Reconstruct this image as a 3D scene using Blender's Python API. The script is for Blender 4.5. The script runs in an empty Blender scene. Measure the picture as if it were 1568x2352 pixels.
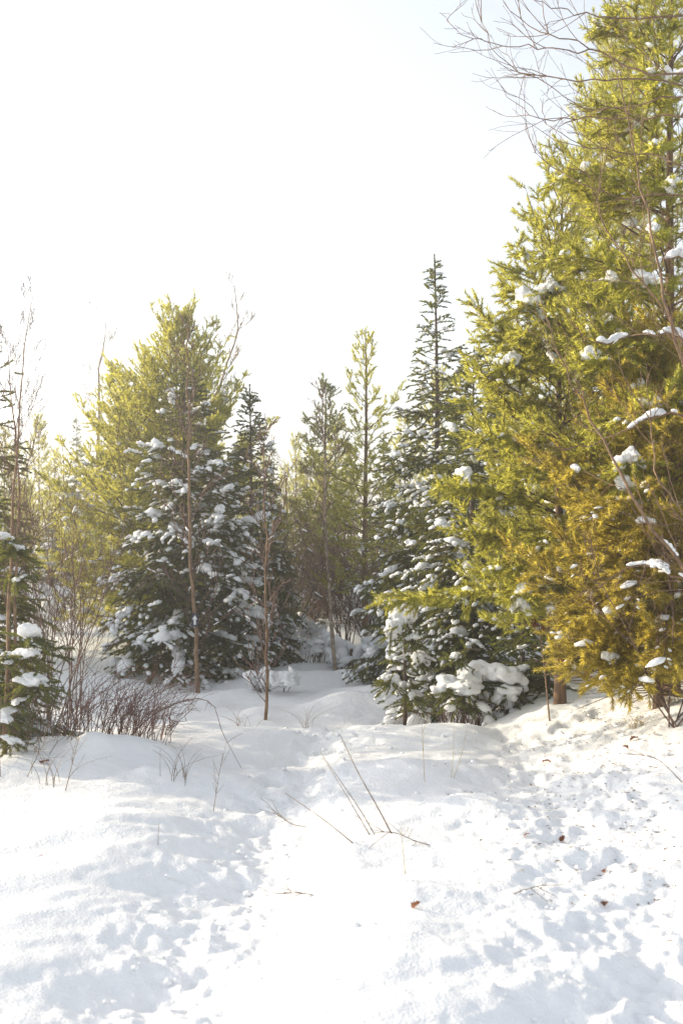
import bpy, math, random
import numpy as np

# ------------------------------------------------------------------ camera, sky, sun, exposure
SC = bpy.context.scene
COL = SC.collection
R = math.radians
EYE = 1.65
FPX, CX, HY = 2613.0, 784.0, 1230.0          # focal length and horizon in units of a 1568 x 2352 picture

cam = bpy.data.cameras.new("camera")
cam.sensor_fit = 'VERTICAL'
cam.sensor_height = 36.0
cam.lens = 40.0
cam.shift_y = (HY - 1176.0) / 2352.0
cam.clip_end = 2000.0
cam.dof.use_dof = True
cam.dof.focus_distance = 10.0
cam.dof.aperture_fstop = 3.2
camo = bpy.data.objects.new("camera", cam)
camo.location = (0, 0, EYE)
camo.rotation_euler = (R(90), 0, 0)
COL.objects.link(camo)
SC.camera = camo

SUN_AZ, SUN_EL = 68.0, 17.0                  # degrees to the left of the view direction, above the horizon
to_sun = np.array([-math.sin(R(SUN_AZ)) * math.cos(R(SUN_EL)), math.cos(R(SUN_AZ)) * math.cos(R(SUN_EL)), math.sin(R(SUN_EL))])

W = bpy.data.worlds.new("World")
SC.world = W
W.use_nodes = True
wn = W.node_tree
sky = wn.nodes.new('ShaderNodeTexSky')
sky.sky_type = 'NISHITA'
sky.sun_disc = False
sky.sun_elevation = R(SUN_EL)
sky.sun_rotation = R(-SUN_AZ)
sky.air_density = 1.0
sky.dust_density = 1.6
sky.ozone_density = 1.0
bg = wn.nodes['Background']
bg.inputs['Strength'].default_value = 0.15
veil = wn.nodes.new('ShaderNodeHueSaturation')          # a thin even veil of high cloud pales the whole sky
veil.inputs['Saturation'].default_value = 0.36
wn.links.new(sky.outputs['Color'], veil.inputs['Color'])
wn.links.new(veil.outputs['Color'], bg.inputs['Color'])

sun = bpy.data.lights.new("sun", 'SUN')
sun.energy = 3.0
sun.angle = R(0.5)
sun.color = (1.0, 0.84, 0.60)
suno = bpy.data.objects.new("sun", sun)
suno.rotation_euler = (R(90 - SUN_EL), 0, R(180 + SUN_AZ) + math.pi)
COL.objects.link(suno)
from mathutils import Vector
suno.rotation_euler = Vector(to_sun).to_track_quat('Z', 'Y').to_euler()

SC.view_settings.view_transform = 'Standard'
SC.view_settings.look = 'None'
SC.view_settings.exposure = 1.27
SC.view_settings.gamma = 1.0
SC.render.engine = 'CYCLES'
SC.cycles.max_bounces = 8
SC.cycles.diffuse_bounces = 4
SC.cycles.transmission_bounces = 4
SC.cycles.volume_bounces = 0
SC.cycles.use_denoising = True
SC.cycles.denoising_prefilter = 'NONE'
SC.cycles.caustics_reflective = False
SC.cycles.caustics_refractive = False

rng = np.random.default_rng(7)
random.seed(7)

# ------------------------------------------------------------------ materials
def nodes(name):
    m = bpy.data.materials.new(name)
    m.use_nodes = True
    nt = m.node_tree
    return m, nt, nt.nodes['Principled BSDF'], nt.nodes['Material Output']

def N(nt, t, **kw):
    n = nt.nodes.new(t)
    for k, v in kw.items():
        setattr(n, k, v)
    return n

def ramp(nt, fac, stops):
    r = N(nt, 'ShaderNodeValToRGB')
    e = r.color_ramp.elements
    while len(e) < len(stops):
        e.new(0.5)
    for i, (p, c) in enumerate(stops):
        e[i].position = p
        e[i].color = (*c, 1)
    nt.links.new(fac, r.inputs['Fac'])
    return r.outputs['Color']

def snow_mat(name, scale, strength, sss, col=(0.83, 0.84, 0.855)):
    m, nt, b, out = nodes(name)
    tc = N(nt, 'ShaderNodeTexCoord')
    n1 = N(nt, 'ShaderNodeTexNoise')
    n1.inputs['Scale'].default_value = scale
    n1.inputs['Detail'].default_value = 6
    n1.inputs['Roughness'].default_value = 0.6
    nt.links.new(tc.outputs['Object'], n1.inputs['Vector'])
    n2 = N(nt, 'ShaderNodeTexNoise')
    n2.inputs['Scale'].default_value = scale * 9
    n2.inputs['Detail'].default_value = 3
    nt.links.new(tc.outputs['Object'], n2.inputs['Vector'])
    mx = N(nt, 'ShaderNodeMath', operation='MULTIPLY_ADD')
    mx.inputs[1].default_value = 0.3
    nt.links.new(n2.outputs['Fac'], mx.inputs[0])
    nt.links.new(n1.outputs['Fac'], mx.inputs[2])
    bp = N(nt, 'ShaderNodeBump')
    bp.inputs['Strength'].default_value = strength
    bp.inputs['Distance'].default_value = 0.03
    nt.links.new(mx.outputs[0], bp.inputs['Height'])
    nt.links.new(bp.outputs['Normal'], b.inputs['Normal'])
    b.inputs['Base Color'].default_value = (*col, 1)
    b.inputs['Roughness'].default_value = 0.75
    b.inputs['Specular IOR Level'].default_value = 0.25
    if sss:
        b.inputs['Subsurface Weight'].default_value = sss
        b.inputs['Subsurface Radius'].default_value = (0.05, 0.045, 0.04)
        b.inputs['Subsurface Scale'].default_value = 1.0
    return m

def needle_mat(name, dark, light, trans, tw=0.5):
    m, nt, b, out = nodes(name)
    at = N(nt, 'ShaderNodeAttribute', attribute_name='tint')
    c = ramp(nt, at.outputs['Fac'], [(0.0, (0.11, 0.065, 0.03)), (0.10, dark), (1.0, light)])
    nt.links.new(c, b.inputs['Base Color'])
    b.inputs['Roughness'].default_value = 0.45
    b.inputs['Specular IOR Level'].default_value = 0.35
    t = N(nt, 'ShaderNodeBsdfTranslucent')
    c2 = ramp(nt, at.outputs['Fac'], [(0.0, tuple(0.6 * v for v in trans)), (1.0, trans)])
    nt.links.new(c2, t.inputs['Color'])
    mix = N(nt, 'ShaderNodeMixShader')
    mix.inputs[0].default_value = tw
    nt.links.new(b.outputs[0], mix.inputs[1])
    nt.links.new(t.outputs[0], mix.inputs[2])
    nt.links.new(mix.outputs[0], out.inputs['Surface'])
    return m

def bark_mat(name, c1, c2, scale=30.0, stretch=0.25, bump=0.6):
    m, nt, b, out = nodes(name)
    tc = N(nt, 'ShaderNodeTexCoord')
    mp = N(nt, 'ShaderNodeMapping')
    mp.inputs['Scale'].default_value = (1, 1, stretch)
    nt.links.new(tc.outputs['Object'], mp.inputs['Vector'])
    n1 = N(nt, 'ShaderNodeTexNoise')
    n1.inputs['Scale'].default_value = scale
    n1.inputs['Detail'].default_value = 5
    nt.links.new(mp.outputs[0], n1.inputs['Vector'])
    c = ramp(nt, n1.outputs['Fac'], [(0.32, c1), (0.68, c2)])
    nt.links.new(c, b.inputs['Base Color'])
    bp = N(nt, 'ShaderNodeBump')
    bp.inputs['Strength'].default_value = bump
    bp.inputs['Distance'].default_value = 0.01
    nt.links.new(n1.outputs['Fac'], bp.inputs['Height'])
    nt.links.new(bp.outputs['Normal'], b.inputs['Normal'])
    b.inputs['Roughness'].default_value = 0.85
    return m

M = {}
M['snow_ground'] = snow_mat("snow_ground", 9, 0.55, 0.0)
M['snow'] = snow_mat("snow_on_branches", 22, 0.45, 0.35)
M['snow_far'] = snow_mat("snow_on_far_trees", 22, 0.3, 0.0)
M['pine'] = needle_mat("pine_needles", (0.026, 0.050, 0.017), (0.20, 0.21, 0.048), (0.88, 0.83, 0.13), 0.54)
M['gold'] = needle_mat("golden_needles", (0.038, 0.050, 0.015), (0.21, 0.175, 0.042), (0.92, 0.74, 0.11), 0.55)
M['pine_far'] = needle_mat("pine_needles_far", (0.040, 0.062, 0.024), (0.17, 0.18, 0.050), (0.90, 0.85, 0.16), 0.55)
M['spruce'] = needle_mat("spruce_needles", (0.022, 0.042, 0.026), (0.062, 0.090, 0.036), (0.34, 0.34, 0.05), 0.42)
M['bark_pine'] = bark_mat("pine_bark", (0.07, 0.042, 0.026), (0.20, 0.115, 0.06))
M['bark_spruce'] = bark_mat("spruce_bark", (0.05, 0.035, 0.025), (0.13, 0.09, 0.06))
M['bark_birch'] = bark_mat("birch_bark", (0.14, 0.10, 0.075), (0.42, 0.34, 0.26), 18, 0.8, 0.3)
M['bark_sapling'] = bark_mat("sapling_bark", (0.12, 0.07, 0.04), (0.30, 0.19, 0.11), 25, 0.5, 0.3)
M['twig'] = bark_mat("twig_bark", (0.075, 0.042, 0.035), (0.17, 0.10, 0.075), 40, 0.4, 0.2)
M['oak'] = bark_mat("oak_bark", (0.10, 0.060, 0.036), (0.25, 0.155, 0.09), 40, 0.3, 0.5)
M['bramble'] = bark_mat("bramble_bark", (0.085, 0.035, 0.030), (0.19, 0.09, 0.065), 40, 0.4, 0.2)
M['dry'] = bark_mat("dry_stalk", (0.11, 0.075, 0.055), (0.27, 0.20, 0.14), 40, 0.4, 0.2)
M['grass'] = bark_mat("dry_grass", (0.32, 0.23, 0.10), (0.52, 0.40, 0.20), 30, 0.4, 0.1)
M['leaf'] = needle_mat("dead_oak_leaf", (0.10, 0.035, 0.015), (0.20, 0.075, 0.028), (0.30, 0.10, 0.03), 0.3)
def flat(name, c, rough=0.5):
    m, nt, b, out = nodes(name)
    tc = N(nt, 'ShaderNodeTexCoord')
    n = N(nt, 'ShaderNodeTexNoise')
    n.inputs['Scale'].default_value = 60
    nt.links.new(tc.outputs['Object'], n.inputs['Vector'])
    cc = ramp(nt, n.outputs['Fac'], [(0.3, tuple(0.8 * v for v in c)), (0.7, c)])
    nt.links.new(cc, b.inputs['Base Color'])
    b.inputs['Roughness'].default_value = rough
    return m
M['plate'] = flat("marker_plate", (0.012, 0.02, 0.05))
M['white'] = flat("marker_white", (0.8, 0.8, 0.8))

# ------------------------------------------------------------------ noise
def _hash(ix, iy, s):
    h = (ix.astype(np.int64) * 374761393 + iy.astype(np.int64) * 668265263 + s * 982451653) & 0xFFFFFFFF
    h = ((h ^ (h >> 13)) * 1274126177) & 0xFFFFFFFF
    h = h ^ (h >> 16)
    return (h & 0xFFFF) / 65535.0

def vnoise(x, y, s=0):
    ix, iy = np.floor(x), np.floor(y)
    fx, fy = x - ix, y - iy
    fx = fx * fx * fx * (fx * (fx * 6 - 15) + 10)
    fy = fy * fy * fy * (fy * (fy * 6 - 15) + 10)
    a, b = _hash(ix, iy, s), _hash(ix + 1, iy, s)
    c, d = _hash(ix, iy + 1, s), _hash(ix + 1, iy + 1, s)
    return (a + (b - a) * fx) * (1 - fy) + (c + (d - c) * fx) * fy - 0.5

def fbm(x, y, s=0, o=4, g=0.5):
    v, a = 0, 1.0
    for k in range(o):
        c, sn = math.cos(0.6 * k), math.sin(0.6 * k)
        v = v + a * vnoise((x * c - y * sn) * 2 ** k + 17.3 * k, (x * sn + y * c) * 2 ** k, s + k)
        a *= g
    return v

def sstep(a, b, x):
    t = np.clip((x - a) / (b - a), 0, 1)
    return t * t * (3 - 2 * t)

# ------------------------------------------------------------------ terrain
TR_Y = np.array([-20, 0, 3.84, 4.45, 5.6, 6.4, 7.7, 8.6, 10.0, 12.0, 14])
TR_X = np.array([-2.2, -0.9, -0.67, -0.60, -0.52, -0.45, -0.31, -0.21, 0.0, 0.35, 0.7])
RP_Y = np.array([-20, 0, 4.0, 6.0, 7.5, 9.3, 10.5, 14, 30])
RP_X = np.array([1.0, 0.95, 1.12, 1.30, 1.55, 1.85, 2.6, 5.5, 20])

_pr = np.random.default_rng(3)
PITS = []
for _ in range(300):                                     # footprints on the trodden bank
    y = _pr.uniform(1.5, 11.0)
    PITS.append((np.interp(y, RP_Y, RP_X) + _pr.normal(0, 0.38), y, _pr.uniform(0.09, 0.17), _pr.uniform(0.05, 0.075), _pr.uniform(0.3, 1.0) * _pr.choice([1, 1, -1]), _pr.uniform(0.012, 0.04)))
for k in range(46):                                      # single trail in the trough
    y = 1.5 + k * 0.2 + _pr.normal(0, 0.05)
    PITS.append((np.interp(y, TR_Y, TR_X) + (0.10 if k % 2 else -0.10) + _pr.normal(0, 0.05), y, _pr.uniform(0.13, 0.19), _pr.uniform(0.06, 0.085), _pr.normal(0, 0.25) - 0.15, _pr.uniform(0.02, 0.045)))
for _ in range(40):                                      # a few strays
    PITS.append((_pr.uniform(-2.0, 2.0), _pr.uniform(3, 10), _pr.uniform(0.10, 0.18), _pr.uniform(0.06, 0.1), _pr.uniform(-1, 1), _pr.uniform(0.006, 0.018)))
BUMPS = [  # x, y, rx, ry, height
    (0.32, 5.02, 0.26, 0.22, 0.075), (0.62, 4.35, 0.6, 0.4, 0.02), (1.0, 5.3, 0.4, 0.3, 0.03),
    (-0.75, 9.3, 0.9, 0.5, 0.07), (0.25, 9.2, 0.6, 0.45, 0.05), (0.95, 9.25, 0.35, 0.35, 0.10),
    (-2.3, 8.2, 0.9, 0.6, 0.17), (-1.5, 8.2, 0.35, 0.25, 0.10), (-1.75, 8.0, 0.15, 0.13, 0.10), (-1.15, 7.6, 0.10, 0.1, 0.05), (-1.3, 7.62, 0.08, 0.08, 0.05),
    (-1.2, 6.3, 0.5, 0.4, 0.04), (-0.9, 3.9, 0.4, 0.3, 0.03), (0.1, 4.1, 0.5, 0.35, 0.05),
    (0.45, 7.6, 0.35, 0.25, 0.06), (0.05, 7.0, 0.35, 0.3, 0.05), (0.85, 6.7, 0.35, 0.4, 0.07),
    (0.2, 14.5, 0.6, 0.5, 0.16), (0.6, 13.4, 0.7, 0.6, 0.14), (-0.2, 15.8, 0.9, 0.5, 0.2), (-1.1, 14.6, 0.6, 0.5, 0.12),
    (-0.75, 21, 1.0, 0.9, 0.20), (0.2, 20.5, 0.8, 0.8, 0.12), (-1.4, 20, 0.7, 0.8, 0.25), (0.75, 22, 0.8, 0.8, 0.30), (-0.4, 21.8, 1.5, 1.0, 0.28),
]
for _ in range(50):
    BUMPS.append((_pr.uniform(-2.2, 0.9), _pr.uniform(2.5, 10), _pr.uniform(0.15, 0.5), _pr.uniform(0.12, 0.35), _pr.uniform(0.008, 0.03)))
for _ in range(60):
    BUMPS.append((_pr.uniform(-6, 4), _pr.uniform(13, 26), _pr.uniform(0.2, 0.6), _pr.uniform(0.2, 0.5), _pr.uniform(0.03, 0.16)))

def terrain(x, y):
    x = np.asarray(x, float); y = np.asarray(y, float)
    rp = np.interp(y, RP_Y, RP_X)
    right = sstep(0.8, 1.9, x)
    z = -0.40 * sstep(9.4, 11.6, y) * (1 - 0.75 * right)
    z = z + 0.45 * sstep(19, 27, y) + 0.9 * sstep(30, 60, y) + 3.0 * sstep(60, 130, y)
    z = z + 0.28 * np.clip(x - 1.3, 0, 3.0) * sstep(3, 8, y) * (1 - 0.8 * sstep(11, 18, y))
    z = z + 0.05 * np.clip(-x - 1.2, 0, 8) * sstep(10, 20, y)
    calm = 0.42 + 0.58 * sstep(8, 14, y)
    z = z + calm * (0.10 * fbm(x * 0.55, y * 0.55, 1, 3) + 0.05 * fbm(x * 1.3 + 0.4 * y, y * 1.5, 5, 3))
    # drifts: long low ripples running away from the wind
    u = x * 0.8 + y * 0.6; v = -x * 0.6 + y * 0.8
    z = z + 0.026 * fbm(u * 1.4, v * 4.2, 11, 3) + 0.050 * fbm(u * 0.8 + 5, v * 2.1, 13, 2) * (1 - sstep(9, 11, y)) * sstep(2, 5, y + 3)
    z = z + 0.02 * sstep(0.45, 1.5, -x) * (1 - sstep(7.0, 8.6, y)) + 0.05 * sstep(0.1, 0.5, x + 0.45) * (1 - sstep(8, 9.5, y))
    # trough of the single trail
    dx = (x - np.interp(y, TR_Y, TR_X)) / 0.42
    tr = np.exp(-dx * dx) * (1 - sstep(9, 11, y))
    z = z - 0.10 * tr
    wp = np.exp(-((x - rp) / 0.62) ** 2) * (1 - sstep(10.5, 12, y))
    z = z - 0.05 * wp
    rough = np.clip(wp + 1.0 * tr, 0, 1)
    z = z + rough * (0.050 * fbm(x * 4.2, y * 4.2, 21, 4, 0.62) + 0.010 * np.abs(vnoise(x * 13, y * 13, 31)) + 0.010 * vnoise(x * 24, y * 24, 33))
    z = z + 0.008 * fbm(x * 5, y * 5, 41, 3) + 0.014 * fbm(x * 2.2 + 3, y * 2.2, 51, 2) * (1 - sstep(20, 30, y))
    for (bx, by, rx, ry, h) in BUMPS:
        m = (np.abs(x - bx) < 3 * rx) & (np.abs(y - by) < 3 * ry)
        if m.any():
            z[m] += h * np.exp(-((x[m] - bx) / rx) ** 2 - ((y[m] - by) / ry) ** 2) if z.ndim else 0
    wx = x + 0.10 * fbm(x * 4.5, y * 4.5, 61, 3, 0.6)
    wy = y + 0.10 * fbm(x * 4.5 + 9, y * 4.5, 71, 3, 0.6)
    near_pits = PITS if (y.min() < 11.6 and y.max() > 1) else []
    for (bx, by, l, w, a, h) in near_pits:
        m = (np.abs(wx - bx) < 0.4) & (np.abs(wy - by) < 0.4)
        if m.any():
            px, py = wx[m] - bx, wy[m] - by
            c, s = math.cos(a), math.sin(a)
            p, q = (px * s + py * c) / l, (px * c - py * s) / w
            r2 = p * p + q * q
            z[m] += 0.36 * h * (-np.exp(-r2 * 1.1) + 0.35 * np.exp(-((np.sqrt(r2) - 1.45) / 0.38) ** 2))
    return z

def gz(x, y):
    return float(terrain(np.array([x]), np.array([y]))[0])

def pix(px, py, d):
    return np.array([(px - CX) / FPX * d, d, EYE + (HY - py) / FPX * d])

def foot(px, d, sink=0.03):
    x = (px - CX) / FPX * d
    return np.array([x, d, gz(x, d) - sink])

# ------------------------------------------------------------------ object helpers
def tag(o, label=None, cat=None, group=None, kind=None):
    for k, v in (('label', label), ('category', cat), ('group', group), ('kind', kind)):
        if v:
            o[k] = v
    return o

def empty(name, loc, rz=0.0):
    o = bpy.data.objects.new(name, None)
    o.empty_display_size = 0.2
    o.location = loc
    o.rotation_euler = (0, 0, rz)
    COL.objects.link(o)
    return o

def mesh_obj(name, verts, faces, mat, parent=None, smooth=False, tint=None):
    """faces: (n,3) or (n,4) int array"""
    verts = np.ascontiguousarray(verts, dtype=np.float32).reshape(-1, 3)
    faces = np.ascontiguousarray(faces, dtype=np.int32)
    me = bpy.data.meshes.new(name)
    n, k = faces.shape
    me.vertices.add(len(verts))
    me.vertices.foreach_set('co', verts.ravel())
    me.loops.add(n * k)
    me.loops.foreach_set('vertex_index', faces.ravel())
    me.polygons.add(n)
    me.polygons.foreach_set('loop_start', np.arange(0, n * k, k, dtype=np.int32))
    if smooth:
        me.polygons.foreach_set('use_smooth', np.ones(n, dtype=bool))
    if tint is not None:
        at = me.attributes.new('tint', 'FLOAT', 'FACE')
        at.data.foreach_set('value', np.ascontiguousarray(tint, dtype=np.float32))
    me.update(calc_edges=True)
    me.materials.append(mat)
    o = bpy.data.objects.new(name, me)
    COL.objects.link(o)
    if parent is not None:
        o.parent = parent
    return o

def unit(v):
    return v / np.maximum(np.linalg.norm(v, axis=-1, keepdims=True), 1e-9)

def frames(d):
    ref = np.where(np.abs(d[..., 2:3]) > 0.9, np.array([1.0, 0, 0]), np.array([0, 0, 1.0]))
    u = unit(np.cross(ref, d))
    v = np.cross(d, u)
    return u, v

def tubes(P, rad, sides=4):
    """P (n,k,3) polylines, rad (n,k) -> verts, quads"""
    n, k, _ = P.shape
    T = np.empty_like(P)
    T[:, 1:-1] = P[:, 2:] - P[:, :-2]
    T[:, 0] = P[:, 1] - P[:, 0]
    T[:, -1] = P[:, -1] - P[:, -2]
    T = unit(T)
    u, v = frames(T)
    a = np.arange(sides) / sides * 2 * math.pi
    ring = u[:, :, None, :] * np.cos(a)[None, None, :, None] + v[:, :, None, :] * np.sin(a)[None, None, :, None]
    V = P[:, :, None, :] + ring * rad[:, :, None, None]
    base = (np.arange(n) * k * sides)[:, None, None]
    i = np.arange(k - 1)[None, :, None] * sides
    j = np.arange(sides)[None, None, :]
    j2 = (j + 1) % sides
    q = np.stack([base + i + j, base + i + j2, base + i + sides + j2, base + i + sides + j], -1)
    return V.reshape(-1, 3), q.reshape(-1, 4)

def resample(pts, k):
    pts = np.asarray(pts, float)
    # Catmull-Rom through the points, then k even samples
    ext = np.vstack([2 * pts[0] - pts[1], pts, 2 * pts[-1] - pts[-2]])
    out = []
    for i in range(1, len(ext) - 2):
        p0, p1, p2, p3 = ext[i - 1:i + 3]
        for t in np.linspace(0, 1, 8, endpoint=False):
            out.append(0.5 * ((2 * p1) + (p2 - p0) * t + (2 * p0 - 5 * p1 + 4 * p2 - p3) * t * t + (3 * p1 - p0 - 3 * p2 + p3) * t ** 3))
    out.append(pts[-1])
    out = np.array(out)
    s = np.concatenate([[0], np.cumsum(np.linalg.norm(np.diff(out, axis=0), axis=1))])
    t = np.linspace(0, s[-1], k)
    return np.stack([np.interp(t, s, out[:, c]) for c in range(3)], 1)

def polytubes(lines, sides=4):
    """lines: list of (points, r0, r1) -> verts, quads; lines of like length are done together"""
    groups = {}
    for pts, r0, r1 in lines:
        groups.setdefault(len(pts), []).append((pts, r0, r1))
    VV, FF, off = [], [], 0
    for k, L in groups.items():
        P = np.array([l[0] for l in L], float)
        t = np.linspace(0, 1, k)[None]
        rad = np.array([l[1] for l in L])[:, None] * (1 - t) + np.array([l[2] for l in L])[:, None] * t
        v, f = tubes(P, rad, sides)
        VV.append(v); FF.append(f + off); off += len(v)
    return np.vstack(VV), np.vstack(FF)

def needles(P, D, L, bend, dens, nl, w, ang, g, tint, fwd=0.0):
    """shoots (n) -> needle triangles"""
    n = np.maximum((L * dens).astype(int), 3)
    idx = np.repeat(np.arange(len(L)), n)
    tot = len(idx)
    start = np.repeat(np.cumsum(n) - n, n)
    k = np.arange(tot) - start
    t = (k + g.random(tot)) / n[idx]
    phi = k * 2.39996 + g.random(tot) * 1.2
    d = D[idx].copy()
    d[:, 2] += 2 * bend[idx] * t
    d = unit(d)
    pos = P[idx] + D[idx] * (L[idx] * t)[:, None]
    pos[:, 2] += bend[idx] * L[idx] * t * t
    u, v = frames(d)
    a = ang * (0.75 + 0.5 * g.random(tot)) * (1 - fwd * t)
    rad = u * np.cos(phi)[:, None] + v * np.sin(phi)[:, None]
    nd = d * np.cos(a)[:, None] + rad * np.sin(a)[:, None]
    ln = nl * (0.7 + 0.6 * g.random(tot))
    r = unit(np.cross(nd, g.normal(size=(tot, 3))))
    hw = (w * 0.5 * (0.8 + 0.4 * g.random(tot)))[:, None]
    V = np.stack([pos - r * hw, pos + r * hw, pos + nd * ln[:, None]], 1).reshape(-1, 3)
    F = np.arange(tot * 3).reshape(-1, 3)
    return V, F, np.clip(tint[idx] + g.normal(0, 0.12, tot), 0, 1)

# snow lump templates: lumpy rounded pads with a flatter underside
def ico(sub):
    import bmesh
    bm = bmesh.new()
    bmesh.ops.create_icosphere(bm, subdivisions=sub, radius=1.0)
    v = np.array([p.co[:] for p in bm.verts]); f = np.array([[q.index for q in p.verts] for p in bm.faces])
    bm.free()
    return v, f

def lumpy(sub, seed, amp=0.42):
    v, f = ico(sub)
    g = np.random.default_rng(seed)
    r = np.ones(len(v))
    for _ in range(7):
        c = unit(g.normal(size=3)); s = g.uniform(0.3, 0.7)
        r += amp * g.uniform(-0.8, 1.0) * np.exp(-(np.sum((v - c) ** 2, 1)) / (s * s))
    v = v * r[:, None]
    v[:, 2] = np.where(v[:, 2] < 0, v[:, 2] * 0.55, v[:, 2])
    return v, f
LUMPS = {s: [lumpy(s, 100 + i) for i in range(6)] for s in (1, 2, 3)}

def blobs(C, D, S, sub, g, tiltkeep=1.0):
    """pads centred at C, long axis along D, sizes S (n,3)"""
    VV, FF, off = [], [], 0
    D = unit(D)
    up = np.array([0, 0, 1.0])
    y = unit(np.cross(np.broadcast_to(up, D.shape), D) + 1e-6)
    z = np.cross(D, y)
    which = g.integers(0, 6, len(C))
    for w in range(6):
        m = which == w
        if not m.any():
            continue
        tv, tf = LUMPS[sub][w]
        a = tv[None] * S[m][:, None, :]
        V = C[m][:, None, :] + a[..., 0:1] * D[m][:, None, :] + a[..., 1:2] * y[m][:, None, :] + a[..., 2:3] * z[m][:, None, :]
        n, k = V.shape[:2]
        F = tf[None] + (np.arange(n) * k)[:, None, None] + off
        VV.append(V.reshape(-1, 3)); FF.append(F.reshape(-1, 3)); off += n * k
    return np.vstack(VV), np.vstack(FF)

# ------------------------------------------------------------------ conifers
def branch_pos(B, i, s):
    """position on branch i at parameter s (arrays)"""
    az = B['az'][i] + B['curl'][i] * s
    L = B['L'][i]
    r = L * s * np.cos(B['e'][i])
    z = L * (s * np.sin(B['e'][i]) - B['sag'][i] * s * s + B['up'][i] * s ** 3)
    return np.stack([B['x'][i] + r * np.cos(az), B['y'][i] + r * np.sin(az), B['z'][i] + z], -1)

def branch_tan(B, i, s):
    return unit(branch_pos(B, i, s + 0.02) - branch_pos(B, i, s - 0.02))

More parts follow.
